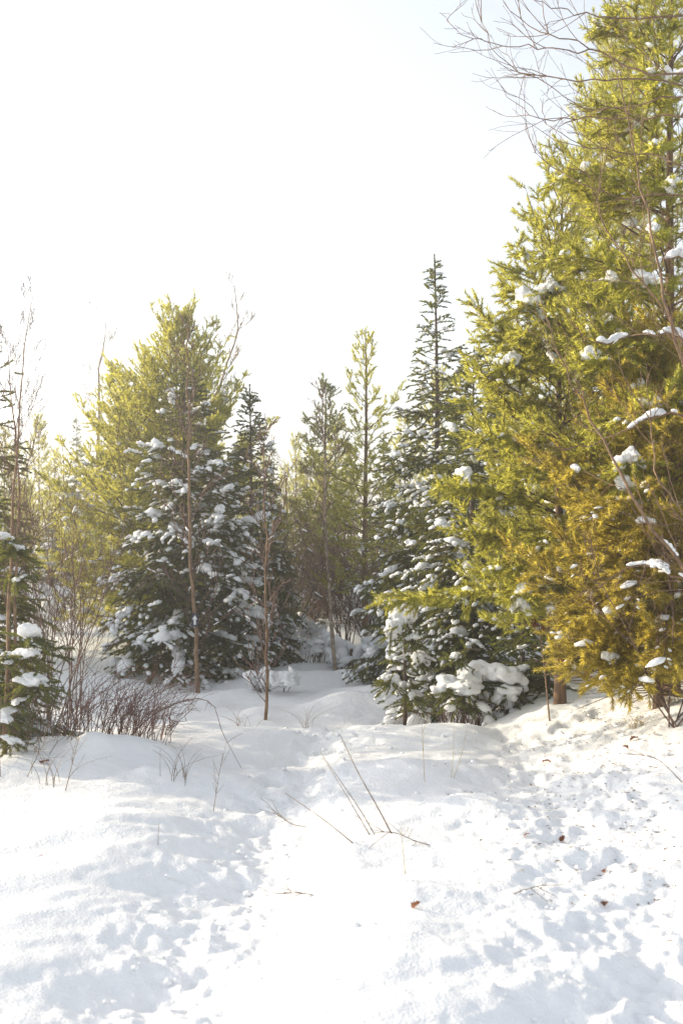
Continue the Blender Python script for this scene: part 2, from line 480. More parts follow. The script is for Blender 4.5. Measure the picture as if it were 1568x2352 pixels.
def conifer(name, base, H, Rad, seed, kind='spruce', lod=1.0, clear=0.05, snow=0.5, snow_size=1.0, lean=(0, 0), prof=0.85,
            mat=None, bark=None, crooked=0.02, trunk_r=None, low=0.0, snow_sub=None, gap=1.0, snowmat=None, sparse_top=0.0, dead=0):
    """one spruce or pine: an Empty with the parts trunk, branches, crown and snow. lod: needle size factor (1 = near)"""
    g = np.random.default_rng(seed)
    snow_sub = snow_sub or (2 if lod < 1.25 else 1)
    root = empty(name, base)
    tr = trunk_r or (0.0075 * H + 0.010)
    zt = np.linspace(0, 1, 14)
    ox = lean[0] * zt + crooked * H * 0.25 * np.sin(zt * 5 + g.uniform(0, 6)) * zt
    oy = lean[1] * zt + crooked * H * 0.25 * np.sin(zt * 4 + g.uniform(0, 6)) * zt
    TP = np.stack([ox, oy, zt * H], 1)
    rad = tr * (1 - zt) ** 0.9 + 0.006
    rad[0] *= 1.25
    v, f = tubes(TP[None], rad[None], 8)
    mesh_obj('trunk', v, f, bark or M['bark_' + kind], root, True)
    tx = lambda z: np.interp(z / H, zt, ox)
    ty = lambda z: np.interp(z / H, zt, oy)
    # whorls
    zs, azs = [], []
    z = max(clear * H, 0.12)
    while z < H * 0.965:
        t = z / H
        n = g.integers(5, 8) if kind == 'spruce' else g.integers(4, 7)
        a0 = g.uniform(0, 6.28)
        for k in range(n):
            if g.random() < (0.12 if kind == 'spruce' else 0.15):
                continue
            zs.append(z + g.normal(0, 0.03) + (g.uniform(-0.1, 0.1) if kind == 'spruce' else g.normal(0, 0.02)))
            azs.append(a0 + k * 6.283 / n + g.normal(0, 0.2))
        z += gap * ((0.13 if kind == 'spruce' else 0.22) * (1 - 0.35 * t) * g.uniform(0.8, 1.2) + 0.012 * H)
    zs, azs = np.array(zs), np.array(azs)
    nb = len(zs)
    t = zs / H
    if kind == 'spruce':
        L = Rad * np.clip((1 - t), 0, 1) ** prof * g.uniform(0.72, 1.12, nb) + 0.05
        e = np.interp(t, [0, 0.3, 0.7, 1.0], [-0.30, -0.12, 0.25, 0.95]) + g.normal(0, 0.09, nb)
        sag = np.interp(t, [0, 0.5, 1], [0.34, 0.28, 0.0]) * g.uniform(0.7, 1.3, nb)
        up = np.interp(t, [0, 0.5, 1], [0.20, 0.20, 0.05]) * g.uniform(0.5, 1.4, nb)
    else:
        L = Rad * np.interp(t, [0, clear, 0.3, 0.55, 0.8, 1.0], [0.9, 0.92, 1.0, 0.82, 0.5, 0.22]) * g.uniform(0.55, 1.22, nb)
        e = np.interp(t, [0, 0.3, 0.6, 1.0], [0.05, 0.22, 0.5, 1.05]) + g.normal(0, 0.12, nb)
        sag = np.interp(t, [0, 0.5, 1], [0.28, 0.12, 0.0]) * g.uniform(0.6, 1.4, nb)
        up = np.interp(t, [0, 0.5, 1], [0.30, 0.40, 0.25]) * g.uniform(0.6, 1.4, nb)
    B = dict(x=tx(zs), y=ty(zs), z=zs, az=azs, e=e, L=L, sag=sag, up=up, curl=g.normal(0, 0.22, nb))
    s = np.linspace(0, 1, 7)
    I = np.repeat(np.arange(nb), 7).reshape(nb, 7)
    BP = branch_pos(B, I, np.broadcast_to(s, (nb, 7)))
    br = (0.004 + 0.009 * L)[:, None] * (1 - 0.85 * s)[None]
    lv, lf = tubes(BP, br, 3)
    VV, FF, off = [lv], [lf], len(lv)
    # twigs on both sides of every branch
    step = (0.068 if kind == 'spruce' else 0.062) * (0.75 + 0.35 * lod)
    m = np.maximum((L * (0.88 if kind == 'spruce' else 0.8) / step).astype(int), 2)
    bi = np.repeat(np.arange(nb), m)
    kk = np.arange(len(bi)) - np.repeat(np.cumsum(m) - m, m)
    s0 = 0.14 if kind == 'spruce' else 0.26
    ss = s0 + (1 - s0) * (kk + g.random(len(bi)) * 0.7) / m[bi]
    ss = np.clip(ss, 0, 0.99)
    P0, T0 = branch_pos(B, bi, ss), branch_tan(B, bi, ss)
    lat = unit(np.cross(T0, np.array([0, 0, 1.0])))
    side = np.where(kk % 2 == 0, 1.0, -1.0)
    if kind == 'spruce':
        A = g.normal(0.95, 0.15, len(bi))
        D0 = T0 * np.cos(A)[:, None] + lat * (side * np.sin(A))[:, None]
        D0[:, 2] += g.normal(-0.16, 0.12, len(bi))
        l0 = (0.58 * L[bi] * (1 - ss) ** 0.8 * (0.35 + 0.65 * np.sin(np.pi * np.clip(ss, 0, 1)) ** 0.5) + 0.09) * g.uniform(0.7, 1.25, len(bi))
        bend0 = g.normal(-0.16, 0.10, len(bi))
    else:
        A = g.normal(0.85, 0.28, len(bi))
        D0 = T0 * np.cos(A)[:, None] + lat * (side * np.sin(A))[:, None]
        D0[:, 2] += g.normal(0.08, 0.30, len(bi)) + 0.35 * t[bi] ** 2
        l0 = (0.42 * L[bi] * (1 - ss) ** 0.7 + 0.13) * g.uniform(0.7, 1.2, len(bi))
        bend0 = g.normal(0.15, 0.16, len(bi))
    D0 = unit(D0)
    if kind == 'pine':
        l0 = np.minimum(l0, 0.45)
    # second order
    m2 = np.maximum(((l0 - 0.10) / (step * (1.15 if kind == 'spruce' else 0.75))).astype(int), 0)
    ti = np.repeat(np.arange(len(l0)), m2)
    k2 = np.arange(len(ti)) - np.repeat(np.cumsum(m2) - m2, m2)
    s2 = 0.2 + 0.7 * (k2 + g.random(len(ti))) / np.maximum(m2[ti], 1)
    P1 = P0[ti] + D0[ti] * (l0[ti] * s2)[:, None]
    P1[:, 2] += bend0[ti] * l0[ti] * s2 ** 2
    lat1 = unit(np.cross(D0[ti], np.array([0, 0, 1.0])))
    A1 = g.normal(0.8, 0.15, len(ti))
    sd = np.where(k2 % 2 == 0, 1.0, -1.0)
    D1 = D0[ti] * np.cos(A1)[:, None] + lat1 * (sd * np.sin(A1))[:, None]
    D1[:, 2] += g.normal(-0.12 if kind == 'spruce' else 0.12, 0.12 if kind == 'spruce' else 0.3, len(ti))
    D1 = unit(D1)
    l1 = (0.45 * l0[ti] * (1 - s2) + 0.07) * g.uniform(0.8, 1.2, len(ti))
    # branch axes carry needles too
    SP = np.vstack([P0, P1]); SD = np.vstack([D0, D1]); SL = np.concatenate([l0, l1])
    SB = np.concatenate([bend0, np.full(len(l1), -0.05 if kind == 'spruce' else 0.12)])
    ax = branch_pos(B, np.arange(nb), np.full(nb, 0.55)); axe = branch_pos(B, np.arange(nb), np.full(nb, 0.8)); axt = branch_pos(B, np.arange(nb), np.ones(nb))
    SP = np.vstack([SP, ax, axe]); SD = np.vstack([SD, unit(axe - ax), unit(axt - axe)])
    SL = np.concatenate([SL, np.linalg.norm(axe - ax, axis=1), np.linalg.norm(axt - axe, axis=1) * 1.1]); SB = np.concatenate([SB, np.zeros(2 * nb)])
    # leader
    top = TP[-1]
    SP = np.vstack([SP, top - [0, 0, 0.4 * min(1, H / 4)]]); SD = np.vstack([SD, [[0, 0, 1.0]]]); SL = np.append(SL, 0.42 * min(1, H / 4)); SB = np.append(SB, 0.0)
    if kind == 'pine':               # the inner part of long side twigs is bare
        n0 = len(l0)
        cut = np.zeros(len(SL)); cut[:n0] = np.where(l0 > 0.2, 0.45, 0.0)
        NP = SP + SD * (SL * cut)[:, None]; NP[:, 2] += SB * SL * cut ** 2
        ND = SD.copy(); ND[:, 2] += 2 * SB * cut; ND = unit(ND)
        NL = SL * (1 - cut)
        tip = np.minimum(NL, g.uniform(0.09, 0.19, len(NL)) * (0.8 + 0.2 * lod))     # needles sit in tufts near the tips
        NP = NP + ND * (NL - tip)[:, None]
        NL = tip
    if sparse_top:
        keep = g.random(len(SL)) > sparse_top * np.clip((SP[:, 2] / H - 0.45) * 1.8, 0, 1)
        SP, SD, SL, SB = SP[keep], SD[keep], SL[keep], SB[keep]
        if kind == 'pine':
            NP, ND, NL = NP[keep], ND[keep], NL[keep]
    # twig wood
    nk = 2
    k3 = np.linspace(0, 1, nk)
    WP, WD, WL, WB = (SP, SD, SL, SB) if lod < 1.8 else (SP[:len(l0)], SD[:len(l0)], SL[:len(l0)], SB[:len(l0)])
    TW = WP[:, None, :] + WD[:, None, :] * (WL[:, None] * k3[None])[..., None]
    TW[:, :, 2] += WB[:, None] * WL[:, None] * k3[None] ** 2
    tv, tf = tubes(TW, np.broadcast_to(np.linspace(0.0032, 0.0014, nk) * (0.6 + 0.4 * lod), (len(WL), nk)), 3)
    VV.append(tv); FF.append(tf + off); off += len(tv)
    for _ in range(dead):            # bare dead twigs low on the trunk
        zz = g.uniform(0.05, 0.45) * H
        a = g.uniform(0, 6.28); l = g.uniform(0.2, 0.7) * Rad
        p = np.array([tx(zz), ty(zz), zz])
        q = p + np.array([math.cos(a) * l, math.sin(a) * l, g.uniform(-0.25, 0.15) * l])
        mid = (p + q) / 2 + g.normal(0, 0.04, 3)
        v_, f_ = tubes(np.array([[p, mid, q]]), np.array([[0.006, 0.004, 0.002]]), 3)
        VV.append(v_); FF.append(f_ + off); off += len(v_)
    mesh_obj('branches', np.vstack(VV), np.vstack(FF), M['bark_pine' if kind == 'pine' else 'bark_spruce'], root, True)['kind'] = 'stuff'
    tint = np.clip(0.5 + 0.36 * g.normal(size=len(SL)) + 0.15 * np.sin(SP[:, 2] * 3.1 + SP[:, 0] * 2.3), 0, 1)
    if kind == 'spruce':
        V, F, T = needles(SP, SD, SL, SB, 300 / lod, 0.028 * (0.55 + 0.45 * lod), 0.0118 * lod ** 0.85, 0.95, g, tint, 0.45)
    else:
        V, F, T = needles(NP, ND, NL, SB * 0.5, 315 / lod, 0.047 * (0.75 + 0.25 * lod), 0.0084 * lod ** 0.9, 1.0, g, tint, 0.5)
    mesh_obj('crown', V, F, M[mat or kind], root, False, T)['kind'] = 'stuff'
    # snow lying along the boughs and on the twig fans
    if snow > 0:
        C, D, S = [], [], []
        fade = np.interp(t, [0, 0.55, 0.8, 1.0], [1, 0.8, 0.3, 0.1])
        patch = 0.80 + 0.5 * np.sin(azs * 2 + zs * 2.3 + seed)
        pick = np.where(g.random(nb) < snow * fade * patch)[0] if kind == 'spruce' else np.where(g.random(nb) < 0.6 * snow * fade)[0]
        for b in pick:
            k = max(int(L[b] * 16 / (0.6 + 0.4 * lod)), 3)
            lo = g.uniform(0.25, 0.75)
            hi = g.uniform(lo + 0.2, 1.05)
            sv = np.clip(np.linspace(lo, hi, k) + g.normal(0, 0.015, k), 0, 1)
            ii = np.full(k, b)
            p = branch_pos(B, ii, sv); d = branch_tan(B, ii, sv)
            sz = snow_size * (0.026 + 0.036 * g.random(k) ** 2.0) * (0.7 + 0.35 * L[b]) * (1.0 if kind == 'spruce' else 0.72) * (0.75 + 0.45 * np.sin(np.linspace(0, g.uniform(3, 9), k) + g.uniform(0, 6)))
            p[:, 2] += sz * 0.35
            p += g.normal(0, 0.012, p.shape)
            ok = np.abs(d[:, 2]) < 0.62
            C.append(p[ok]); D.append((d + g.normal(0, 0.25, d.shape))[ok]); S.append(np.stack([sz * g.uniform(1.0, 1.6, k), sz * g.uniform(0.8, 1.25, k), sz * g.uniform(0.55, 0.85, k)], 1)[ok])
        onb = np.isin(bi, pick)
        pr_ = (np.where(onb, 0.9, 0.16) if kind == 'spruce' else 0.70) * min(1, snow * 1.4) * fade[bi]
        tw = np.where((g.random(len(l0)) < pr_) & (ss > 0.22) & (np.abs(D0[:, 2]) < 0.6))[0]
        if len(tw):
            for f_ in ((0.25, 0.6, 0.9) if kind == 'spruce' else (g.uniform(0.2, 0.9, len(tw)),)):
                p = P0[tw] + D0[tw] * (l0[tw] * f_)[:, None]
                p[:, 2] += bend0[tw] * l0[tw] * f_ * f_
                big = 0.018 + 0.022 * g.random(len(tw)) ** 2 if kind == 'spruce' else 0.010 + 0.050 * g.random(len(tw)) ** 4
                sz = snow_size * big
                p[:, 2] += sz * 0.3
                d = D0[tw].copy(); d[:, 2] += 2 * bend0[tw] * f_
                C.append(p); D.append(d); S.append(np.stack([sz * g.uniform(1.0, 1.7, len(tw)), sz * g.uniform(0.75, 1.2, len(tw)), sz * g.uniform(0.55, 0.85, len(tw))], 1))
        if C:
            C, D, S = np.vstack(C), np.vstack(D), np.vstack(S)
            small = (S[:, 0] < 0.045) | (snow_sub == 1)
            V, F = np.zeros((0, 3)), np.zeros((0, 3), int)
            for msk, sb in ((small, 1), (~small, 2)):
                if msk.any():
                    v_, f_ = blobs(C[msk], D[msk], S[msk], sb, g)
                    F = np.vstack([F, f_ + len(V)]); V = np.vstack([V, v_])
            mesh_obj('snow', V, F, snowmat or M['snow'], root, True)['kind'] = 'stuff'
    return root

# ------------------------------------------------------------------ bare trees and shrubs
def grow(p, d, L, r, depth, g, lines, wob=0.12, nsub=(3, 5), ang=0.65, uplift=0.15, ratio=0.55, segs=6, rmin=0.0012):
    pts = [np.array(p, float)]
    dd = unit(np.array(d, float))
    for k in range(segs - 1):
        dd = unit(dd + g.normal(0, wob, 3) + np.array([0, 0, uplift * 0.3]))
        pts.append(pts[-1] + dd * L / (segs - 1))
    lines.append((np.array(pts), r, max(r * 0.35, rmin)))
    if depth <= 0:
        return
    n = g.integers(nsub[0], nsub[1] + 1)
    for k in range(n):
        s = 0.25 + 0.72 * (k + g.random()) / n
        i = min(int(s * (segs - 1)), segs - 2)
        q = pts[i] + (pts[i + 1] - pts[i]) * (s * (segs - 1) - i)
        tdir = unit(pts[i + 1] - pts[i])
        rnd = unit(np.cross(tdir, g.normal(size=3)))
        nd = unit(tdir * math.cos(ang) + rnd * math.sin(ang) + np.array([0, 0, uplift]))
        grow(q, nd, L * ratio * (1.15 - 0.5 * s) * g.uniform(0.7, 1.2), max(r * (0.55 - 0.2 * s), rmin), depth - 1, g, lines, wob, nsub, ang, uplift, ratio, max(segs - 1, 4), rmin)

def bare_tree(name, base, path, r0, r1, seed, mat, nbr=14, blen=0.8, depth=2, lo=0.3, ang=0.7, uplift=0.2, snowy=0.0, twigmat=None, sides=6, rmin=0.0015, brad=0.3):
    """path: world points of the stem"""
    g = np.random.default_rng(seed)
    root = empty(name, base)
    b = np.array(base)
    st = resample(np.array(path), 18)
    k = len(st)
    wig = np.zeros((k, 3)); wig[1:-1] = g.normal(0, r0 * 0.35, (k - 2, 3))
    st = st + wig - b
    v, f = tubes(st[None], np.linspace(r0, r1, k)[None], sides)
    mesh_obj('trunk', v, f, mat, root, True)
    lines = []
    for j in range(nbr):
        s = lo + (1 - lo) * (j + g.random()) / nbr
        i = min(int(s * (k - 1)), k - 2)
        p = st[i] + (st[i + 1] - st[i]) * (s * (k - 1) - i)
        td = unit(st[i + 1] - st[i])
        rnd = unit(np.cross(td, g.normal(size=3)))
        d = td * math.cos(ang) + rnd * math.sin(ang)
        rr = (r0 + (r1 - r0) * s)
        grow(p, d, blen * (1.2 - 0.75 * s) * g.uniform(0.6, 1.2), max(rr * brad, rmin), depth, g, lines, uplift=uplift, rmin=rmin)
    if lines:
        v, f = polytubes(lines, 3)
        mesh_obj('branches', v, f, twigmat or mat, root, True)['kind'] = 'stuff'
    if snowy > 0:
        snow_on_lines(root, [l for l in lines if l[1] > 0.003], snowy, g)
    return root

def snow_on_lines(root, lines, amount, g, size=1.0, sub=2):
    C, D, S = [], [], []
    for pts, r0, r1 in lines:
        if g.random() > amount:
            continue
        for i in range(len(pts) - 1):
            d = pts[i + 1] - pts[i]
            if abs(d[2]) > 0.55 * np.linalg.norm(d) or g.random() < 0.3:
                continue
            l = np.linalg.norm(d)
            s = size * g.uniform(0.008, 0.018)
            C.append((pts[i] + pts[i + 1]) / 2 + [0, 0, s * 0.5 + r0 * 0.6]); D.append(d); S.append([l * 0.55, s, s * 0.9])
    if C:
        v, f = blobs(np.array(C), np.array(D), np.array(S), sub, g)
        mesh_obj('snow', v, f, M['snow'], root, True)['kind'] = 'stuff'

# ================================================================== THE PLACE
# ------------------------------------------------------------------ ground: one sheet, finer where the camera stands
rows = np.concatenate([np.linspace(-40, 0, 24, endpoint=False), np.linspace(0, 3.2, 40, endpoint=False),
                       3.2 * np.exp(np.linspace(0, math.log(11.5 / 3.2), 265, endpoint=False)),
                       11.5 * np.exp(np.linspace(0, math.log(30 / 11.5), 90, endpoint=False)), 30 * np.exp(np.linspace(0, math.log(150 / 30.0), 30))])
inner = np.linspace(-0.34, 0.34, 325)
outer = 0.34 + (np.exp(np.linspace(0, 3.2, 36)[1:]) - 1) * 0.25
cols = np.concatenate([-outer[::-1], inner, outer])
YY = np.repeat(rows[:, None], len(cols), 1)
wid = np.maximum(rows, 3.2)[:, None]
XX = cols[None, :] * wid
XX = np.clip(XX, -150, 150) + 0.001 * cols[None, :]
ZZ = terrain(XX.ravel(), YY.ravel())
nr, nc = YY.shape
ii = np.arange(nr - 1)[:, None] * nc + np.arange(nc - 1)[None]
quads = np.stack([ii, ii + 1, ii + nc + 1, ii + nc], -1).reshape(-1, 4)
ground = mesh_obj('ground', np.stack([XX.ravel(), YY.ravel(), ZZ], 1), quads, M['snow_ground'], None, True)
tag(ground, kind='structure', label='deep trodden snow covering the whole clearing')

# ------------------------------------------------------------------ conifers in the middle distance
def con(name, label, cat, px, d, top, halfw, seed, group=None, **kw):
    """trunk foot at picture column px and distance d, top at picture row top, half width in picture units"""
    b = foot(px, d)
    H = EYE + (HY - top) / FPX * d - b[2]
    o = conifer(name, b, H, halfw / FPX * d, seed, **kw)
    return tag(o, label, cat, group)

con('spruce_tree', 'dark spruce with snow-laden tiers behind the sapling with the trail marker', 'spruce', 425, 16.5, 830, 265, 11, lod=1.6, snow=1.15, snow_size=1.4, clear=0.01, prof=0.75, gap=0.85)
con('pine_tree', 'broad pale green pine with upright candles rising behind the dark snowy spruce', 'pine', 408, 18.6, 735, 250, 12, kind='pine', lod=1.8, gap=0.64, snow=1.0, snow_size=1.0, clear=0.10, mat='pine_far')
con('pine_tree', 'sunlit yellowish pine with snow-plastered boughs at the left flank of the broad pine', 'pine', 300, 19.4, 890, 235, 13, kind='pine', lod=1.9, gap=0.72, snow=1.3, snow_size=1.5, clear=0.08, mat='pine_far')
con('spruce_tree', 'narrow blue-grey snowy spruce against the right flank of the tiered dark spruce', 'spruce', 575, 18.0, 885, 150, 14, gap=0.85, lod=1.9, snow=0.8, snow_size=1.0, clear=0.02)
con('pine_tree', 'slender open pine with visible brown trunk standing alone in the gap', 'pine', 838, 18.0, 755, 135, 15, kind='pine', lod=1.8, snow=0.35, snow_size=0.9, clear=0.22, mat='pine_far', gap=1.35, sparse_top=0.3)
con('pine_tree', 'grey-green pine close behind the pale birch in the gap', 'pine', 745, 21.5, 880, 105, 16, kind='pine', lod=2.1, snow=0.6, clear=0.12, mat='spruce', gap=1.2)
con('spruce_tree', 'tall pointed spruce with thin bare-tipped leader left of the big right-hand pines', 'spruce', 1000, 15.0, 590, 250, 17, lod=1.5, gap=0.95, snow=0.75, snow_size=1.2, clear=0.03, prof=1.05, sparse_top=0.2)
con('spruce_tree', 'dark blue-green snowy spruce squeezed between the pointed spruce and the big pines', 'spruce', 1085, 12.9, 800, 235, 18, lod=1.3, gap=0.85, snow=0.75, snow_size=1.25, clear=0.02, prof=0.7)
con('spruce_tree', 'knee-high young spruce bowed under thick snow caps at the edge of the hollow', 'spruce', 930, 11.3, 1395, 80, 19, lod=1.1, snow=0.9, snow_size=1.3, clear=0.05)
con('spruce_tree', 'shaded dark spruce filling the space beneath the big pines', 'spruce', 1200, 11.4, 1330, 120, 20, lod=1.2, snow=0.35, snow_size=0.7, clear=0.03)
con('spruce_tree', 'low shaded spruce between the two brown pine trunks', 'spruce', 1340, 12.2, 1280, 130, 21, lod=1.3, snow=0.3, snow_size=0.7, clear=0.03)
con('spruce_tree', 'small dark spruce crowded against the foot of the sunlit pine', 'spruce', 1258, 10.9, 1345, 115, 26, lod=1.2, snow=0.35, snow_size=0.7, clear=0.03, gap=0.8)
con('spruce_tree', 'dark understorey spruce behind the golden pine boughs', 'spruce', 1430, 11.8, 1270, 140, 27, lod=1.3, snow=0.35, snow_size=0.7, clear=0.03, gap=0.85)
# near pines on the right
con('pine_tree', 'sunlit pine with long low boughs reaching into the hollow, nearest the pointed spruce', 'pine', 1285, 10.2, 430, 330, 22, kind='pine', lod=1.0, sparse_top=0.35, snow=0.4, snow_size=1.15, clear=0.16, dead=30)
con('pine_tree', 'tall pine whose brown trunk stands just behind the sunlit pine', 'pine', 1390, 11.2, 140, 270, 23, kind='pine', lod=1.15, sparse_top=0.45, snow=0.35, snow_size=1.2, clear=0.18, dead=30)
con('pine_tree', 'tallest pine at the right edge, running out of the top of the picture', 'pine', 1540, 9.3, -250, 345, 24, kind='pine', lod=1.0, snow=0.35, snow_size=1.2, clear=0.15, dead=30)
con('pine_tree', 'golden low pine with sweeping boughs beside the trodden bank', 'pine', 1510, 8.8, 780, 330, 25, kind='pine', lod=1.0, gap=0.72, snow=0.35, snow_size=1.0, clear=0.05, dead=200, mat='gold')


# ------------------------------------------------------------------ snow pillows: large single clumps on the boughs
def pillow_mesh(seed):
    g = np.random.default_rng(seed)
    n = g.integers(4, 8)
    C = np.cumsum(np.vstack([[0, 0, 0], g.normal(0, 1, (n - 1, 3)) * [0.42, 0.34, 0.30]]), 0)
    C[:, 2] -= 0.35 * np.abs(C[:, 0])
    S = g.uniform(0.42, 0.75, (n, 1)) * np.array([[1.1, 0.95, 0.8]])
    v, f = blobs(C, unit(np.hstack([g.normal(0, 1, (n, 2)), np.zeros((n, 1))])), S, 3, g)
    me = bpy.data.meshes.new('tmp'); me.from_pydata(v.tolist(), [], f.tolist())
    o = bpy.data.objects.new('tmp', me); COL.objects.link(o)
    md = o.modifiers.new('r', 'REMESH'); md.mode = 'VOXEL'; md.voxel_size = 0.085
    sm = o.modifiers.new('s', 'SMOOTH'); sm.iterations = 3
    ev = o.evaluated_get(bpy.context.evaluated_depsgraph_get())
    r = bpy.data.meshes.new_from_object(ev)
    bpy.data.objects.remove(o)
    co = np.empty(len(r.vertices) * 3); r.vertices.foreach_get('co', co); co = co.reshape(-1, 3)
    co -= co.mean(0)
    co += 0.07 * np.stack([np.sin(co[:, 1] * 9 + seed), np.sin(co[:, 2] * 8 + seed), np.sin(co[:, 0] * 10)], 1)
    nrm = unit(co)
    co += nrm * (0.16 * fbm(co[:, 0] * 2.6 + seed, co[:, 1] * 2.6 + co[:, 2] * 2.1, seed, 3, 0.55))[:, None]
    co /= np.abs(co[:, 0]).max()
    r.vertices.foreach_set('co', co.ravel())
    r.polygons.foreach_set('use_smooth', np.ones(len(r.polygons), dtype=bool))
    r.materials.clear(); r.materials.append(M['snow'])
    r.name = 'snow_clump'
    return r
PILLOWS = [pillow_mesh(50 + i) for i in range(8)]

CARRY = {}
def pillow(parent, px, py, d, size, k=None, rz=None, tilt=0.0, name='snow_clump', flat=1.0):
    """size: half width in picture units"""
    k = random.randrange(8) if k is None else k
    o = bpy.data.objects.new(name, PILLOWS[k % 8])
    COL.objects.link(o)
    p = pix(px, py, d)
    o.parent = parent
    o.location = p - np.array(parent.location)
    w = 1.18 * size / FPX * d
    CARRY.setdefault(parent.name, []).append((p - np.array(parent.location), w))
    o.scale = (w * random.uniform(0.8, 1.1), w * random.uniform(0.8, 1.1), w * flat * random.uniform(0.85, 1.35))
    o.rotation_euler = (random.uniform(-0.4, 0.4), tilt + random.choice([0, 0, 0.7, -0.7]) * (flat == 1.0), random.uniform(-3.1, 3.1) if rz is None else rz)
    return o

T = {}
for o in bpy.data.objects:
    if o.parent is None and 'label' in o.keys():
        T[o['label']] = o
def tree(word):
    return next(o for l, o in T.items() if word in l)
pA, pB, pC, sp = tree('sunlit pine with long'), tree('tall pine whose'), tree('tallest pine'), tree('golden low')
pD, sD = tree('squeezed between'), tree('tall pointed')
for (t_, px, py, d, sz) in [(pA, 1210, 690, 9.55, 38), (pA, 1265, 662, 9.5, 34), (pA, 1235, 728, 9.5, 17), (pA, 1175, 825, 9.5, 26), (pA, 1270, 822, 9.4, 18), (pA, 1072, 1108, 9.7, 26), (pA, 1065, 1085, 9.75, 16),
        (pA, 1195, 1385, 9.3, 30), (pA, 1210, 1360, 9.3, 22), (pA, 1270, 1325, 9.3, 20), (pA, 1262, 1345, 9.3, 14), (pA, 1232, 1252, 9.25, 16), (pA, 1250, 1278, 9.25, 15), (pA, 1318, 1290, 9.3, 14), (pA, 1185, 1010, 9.4, 13), (pA, 1150, 1000, 9.5, 10),
        (pC, 1475, 640, 8.5, 36), (pC, 1405, 640, 8.6, 20), (pC, 1350, 815, 8.7, 27), (pC, 1365, 745, 8.8, 24), (pC, 1395, 735, 8.8, 16), (pC, 1455, 1052, 8.2, 36), (pC, 1425, 1065, 8.25, 20), (pC, 1432, 1110, 8.2, 24), (pC, 1565, 925, 8.4, 20), (pC, 1466, 885, 8.6, 16), (pC, 1340, 390, 8.9, 18), (pC, 1505, 330, 8.5, 18), (pC, 1545, 425, 8.5, 20), (pC, 1490, 168, 8.6, 15), (pC, 1525, 172, 8.6, 17), (pC, 1500, 525, 8.5, 15),
        (sp, 1320, 1080, 8.3, 15), (sp, 1345, 1190, 8.2, 17), (sp, 1310, 1530, 8.3, 15), (sp, 1400, 1510, 8.0, 16), (sp, 1480, 1195, 7.9, 20), (sp, 1425, 1330, 8.0, 14),
        (sD, 965, 1165, 13.9, 26), (sD, 985, 1140, 13.9, 18), (sD, 1000, 1215, 13.9, 20), (sD, 905, 1045, 14.2, 16), (sD, 1060, 960, 14.2, 10), (sD, 1017, 1265, 13.8, 15), (sD, 940, 1250, 13.8, 16),
        (pD, 1110, 1190, 12.6, 15), (pD, 1090, 1060, 12.6, 13)]:
    pillow(t_, px, py, d, sz, tilt=random.uniform(-0.3, 0.5))
ys = tree('knee-high')
for (px, py, d, sz) in [(905, 1440, 11.0, 26), (925, 1420, 11.05, 26), (945, 1465, 10.95, 20), (900, 1560, 11.0, 24), (945, 1600, 10.9, 16), (960, 1515, 11.0, 20)]:
    pillow(ys, px, py, d, sz, tilt=random.uniform(-0.2, 0.6))
st = tree('snow-laden tiers')
for (px, py, d, sz) in [(372, 1110, 15.9, 14), (548, 1290, 15.9, 14), (525, 1380, 15.7, 14), (358, 1385, 15.6, 16), (490, 1220, 15.8, 14), (330, 1480, 15.6, 18), (400, 1430, 15.5, 16), (290, 1520, 15.6, 20), (505, 1170, 15.8, 15)]:
    pillow(st, px, py, d, sz, tilt=random.uniform(-0.2, 0.4), flat=0.7)

def carry(tree_obj, kind, mat, seed):
    """boughs that hold the large snow clumps, with twigs poking out beneath and beside them"""
    g = np.random.default_rng(seed)
    L_, P, D, Ln = [], [], [], []
    for c, w in CARRY.get(tree_obj.name, []):
        a = np.array([c[0] * 0.05, c[1] * 0.05, c[2] - 0.15 * np.hypot(c[0], c[1]) + (0.1 if kind == 'spruce' else -0.1)])
        e = c + np.array([c[0], c[1], 0]) / max(np.hypot(c[0], c[1]), 0.1) * w * 1.3 + [0, 0, -w * 0.5]
        m = (a + e) / 2 + [0, 0, 0.06]
        q = resample([a, m, c - [0, 0, w * 0.25], e], 8)
        L_.append((q, 0.010, 0.003))
        for j in range(int(g.integers(9, 15))):
            az = g.uniform(0, 6.28)
            d = np.array([math.cos(az), math.sin(az), g.uniform(-0.6, 0.25)])
            P.append(c + d * w * 0.25 - [0, 0, w * 0.35]); D.append(d); Ln.append(w * g.uniform(0.7, 1.1) + 0.07)
        for j in range(10):
            i = g.integers(3, 7)
            d = q[i + 1] - q[i]; d = d / np.linalg.norm(d) + g.normal(0, 0.6, 3)
            P.append(q[i]); D.append(d); Ln.append(g.uniform(0.1, 0.22))
    if not L_:
        return
    P, D, Ln = np.array(P), unit(np.array(D)), np.array(Ln)
    v, f = polytubes(L_, 4)
    mesh_obj('bough', v, f, M['bark_spruce'], tree_obj, True)['kind'] = 'stuff'
    pine_ = kind == 'pine'
    V, F, T_ = needles(P, D, Ln, np.full(len(Ln), -0.1), 330 if pine_ else 330, 0.044 if pine_ else 0.027, 0.0095, 0.85, g, np.clip(g.normal(0.5, 0.3, len(Ln)), 0, 1), 0.35)
    mesh_obj('sprigs', V, F, M[mat], tree_obj, False, T_)['kind'] = 'stuff'
for t_, k_, m_ in ((pA, 'pine', 'pine'), (pC, 'pine', 'pine'), (sp, 'pine', 'gold'), (sD, 'spruce', 'spruce'), (pD, 'spruce', 'spruce'), (ys, 'spruce', 'spruce'), (st, 'spruce', 'spruce')):
    carry(t_, k_, m_, len(t_.name) + 7)

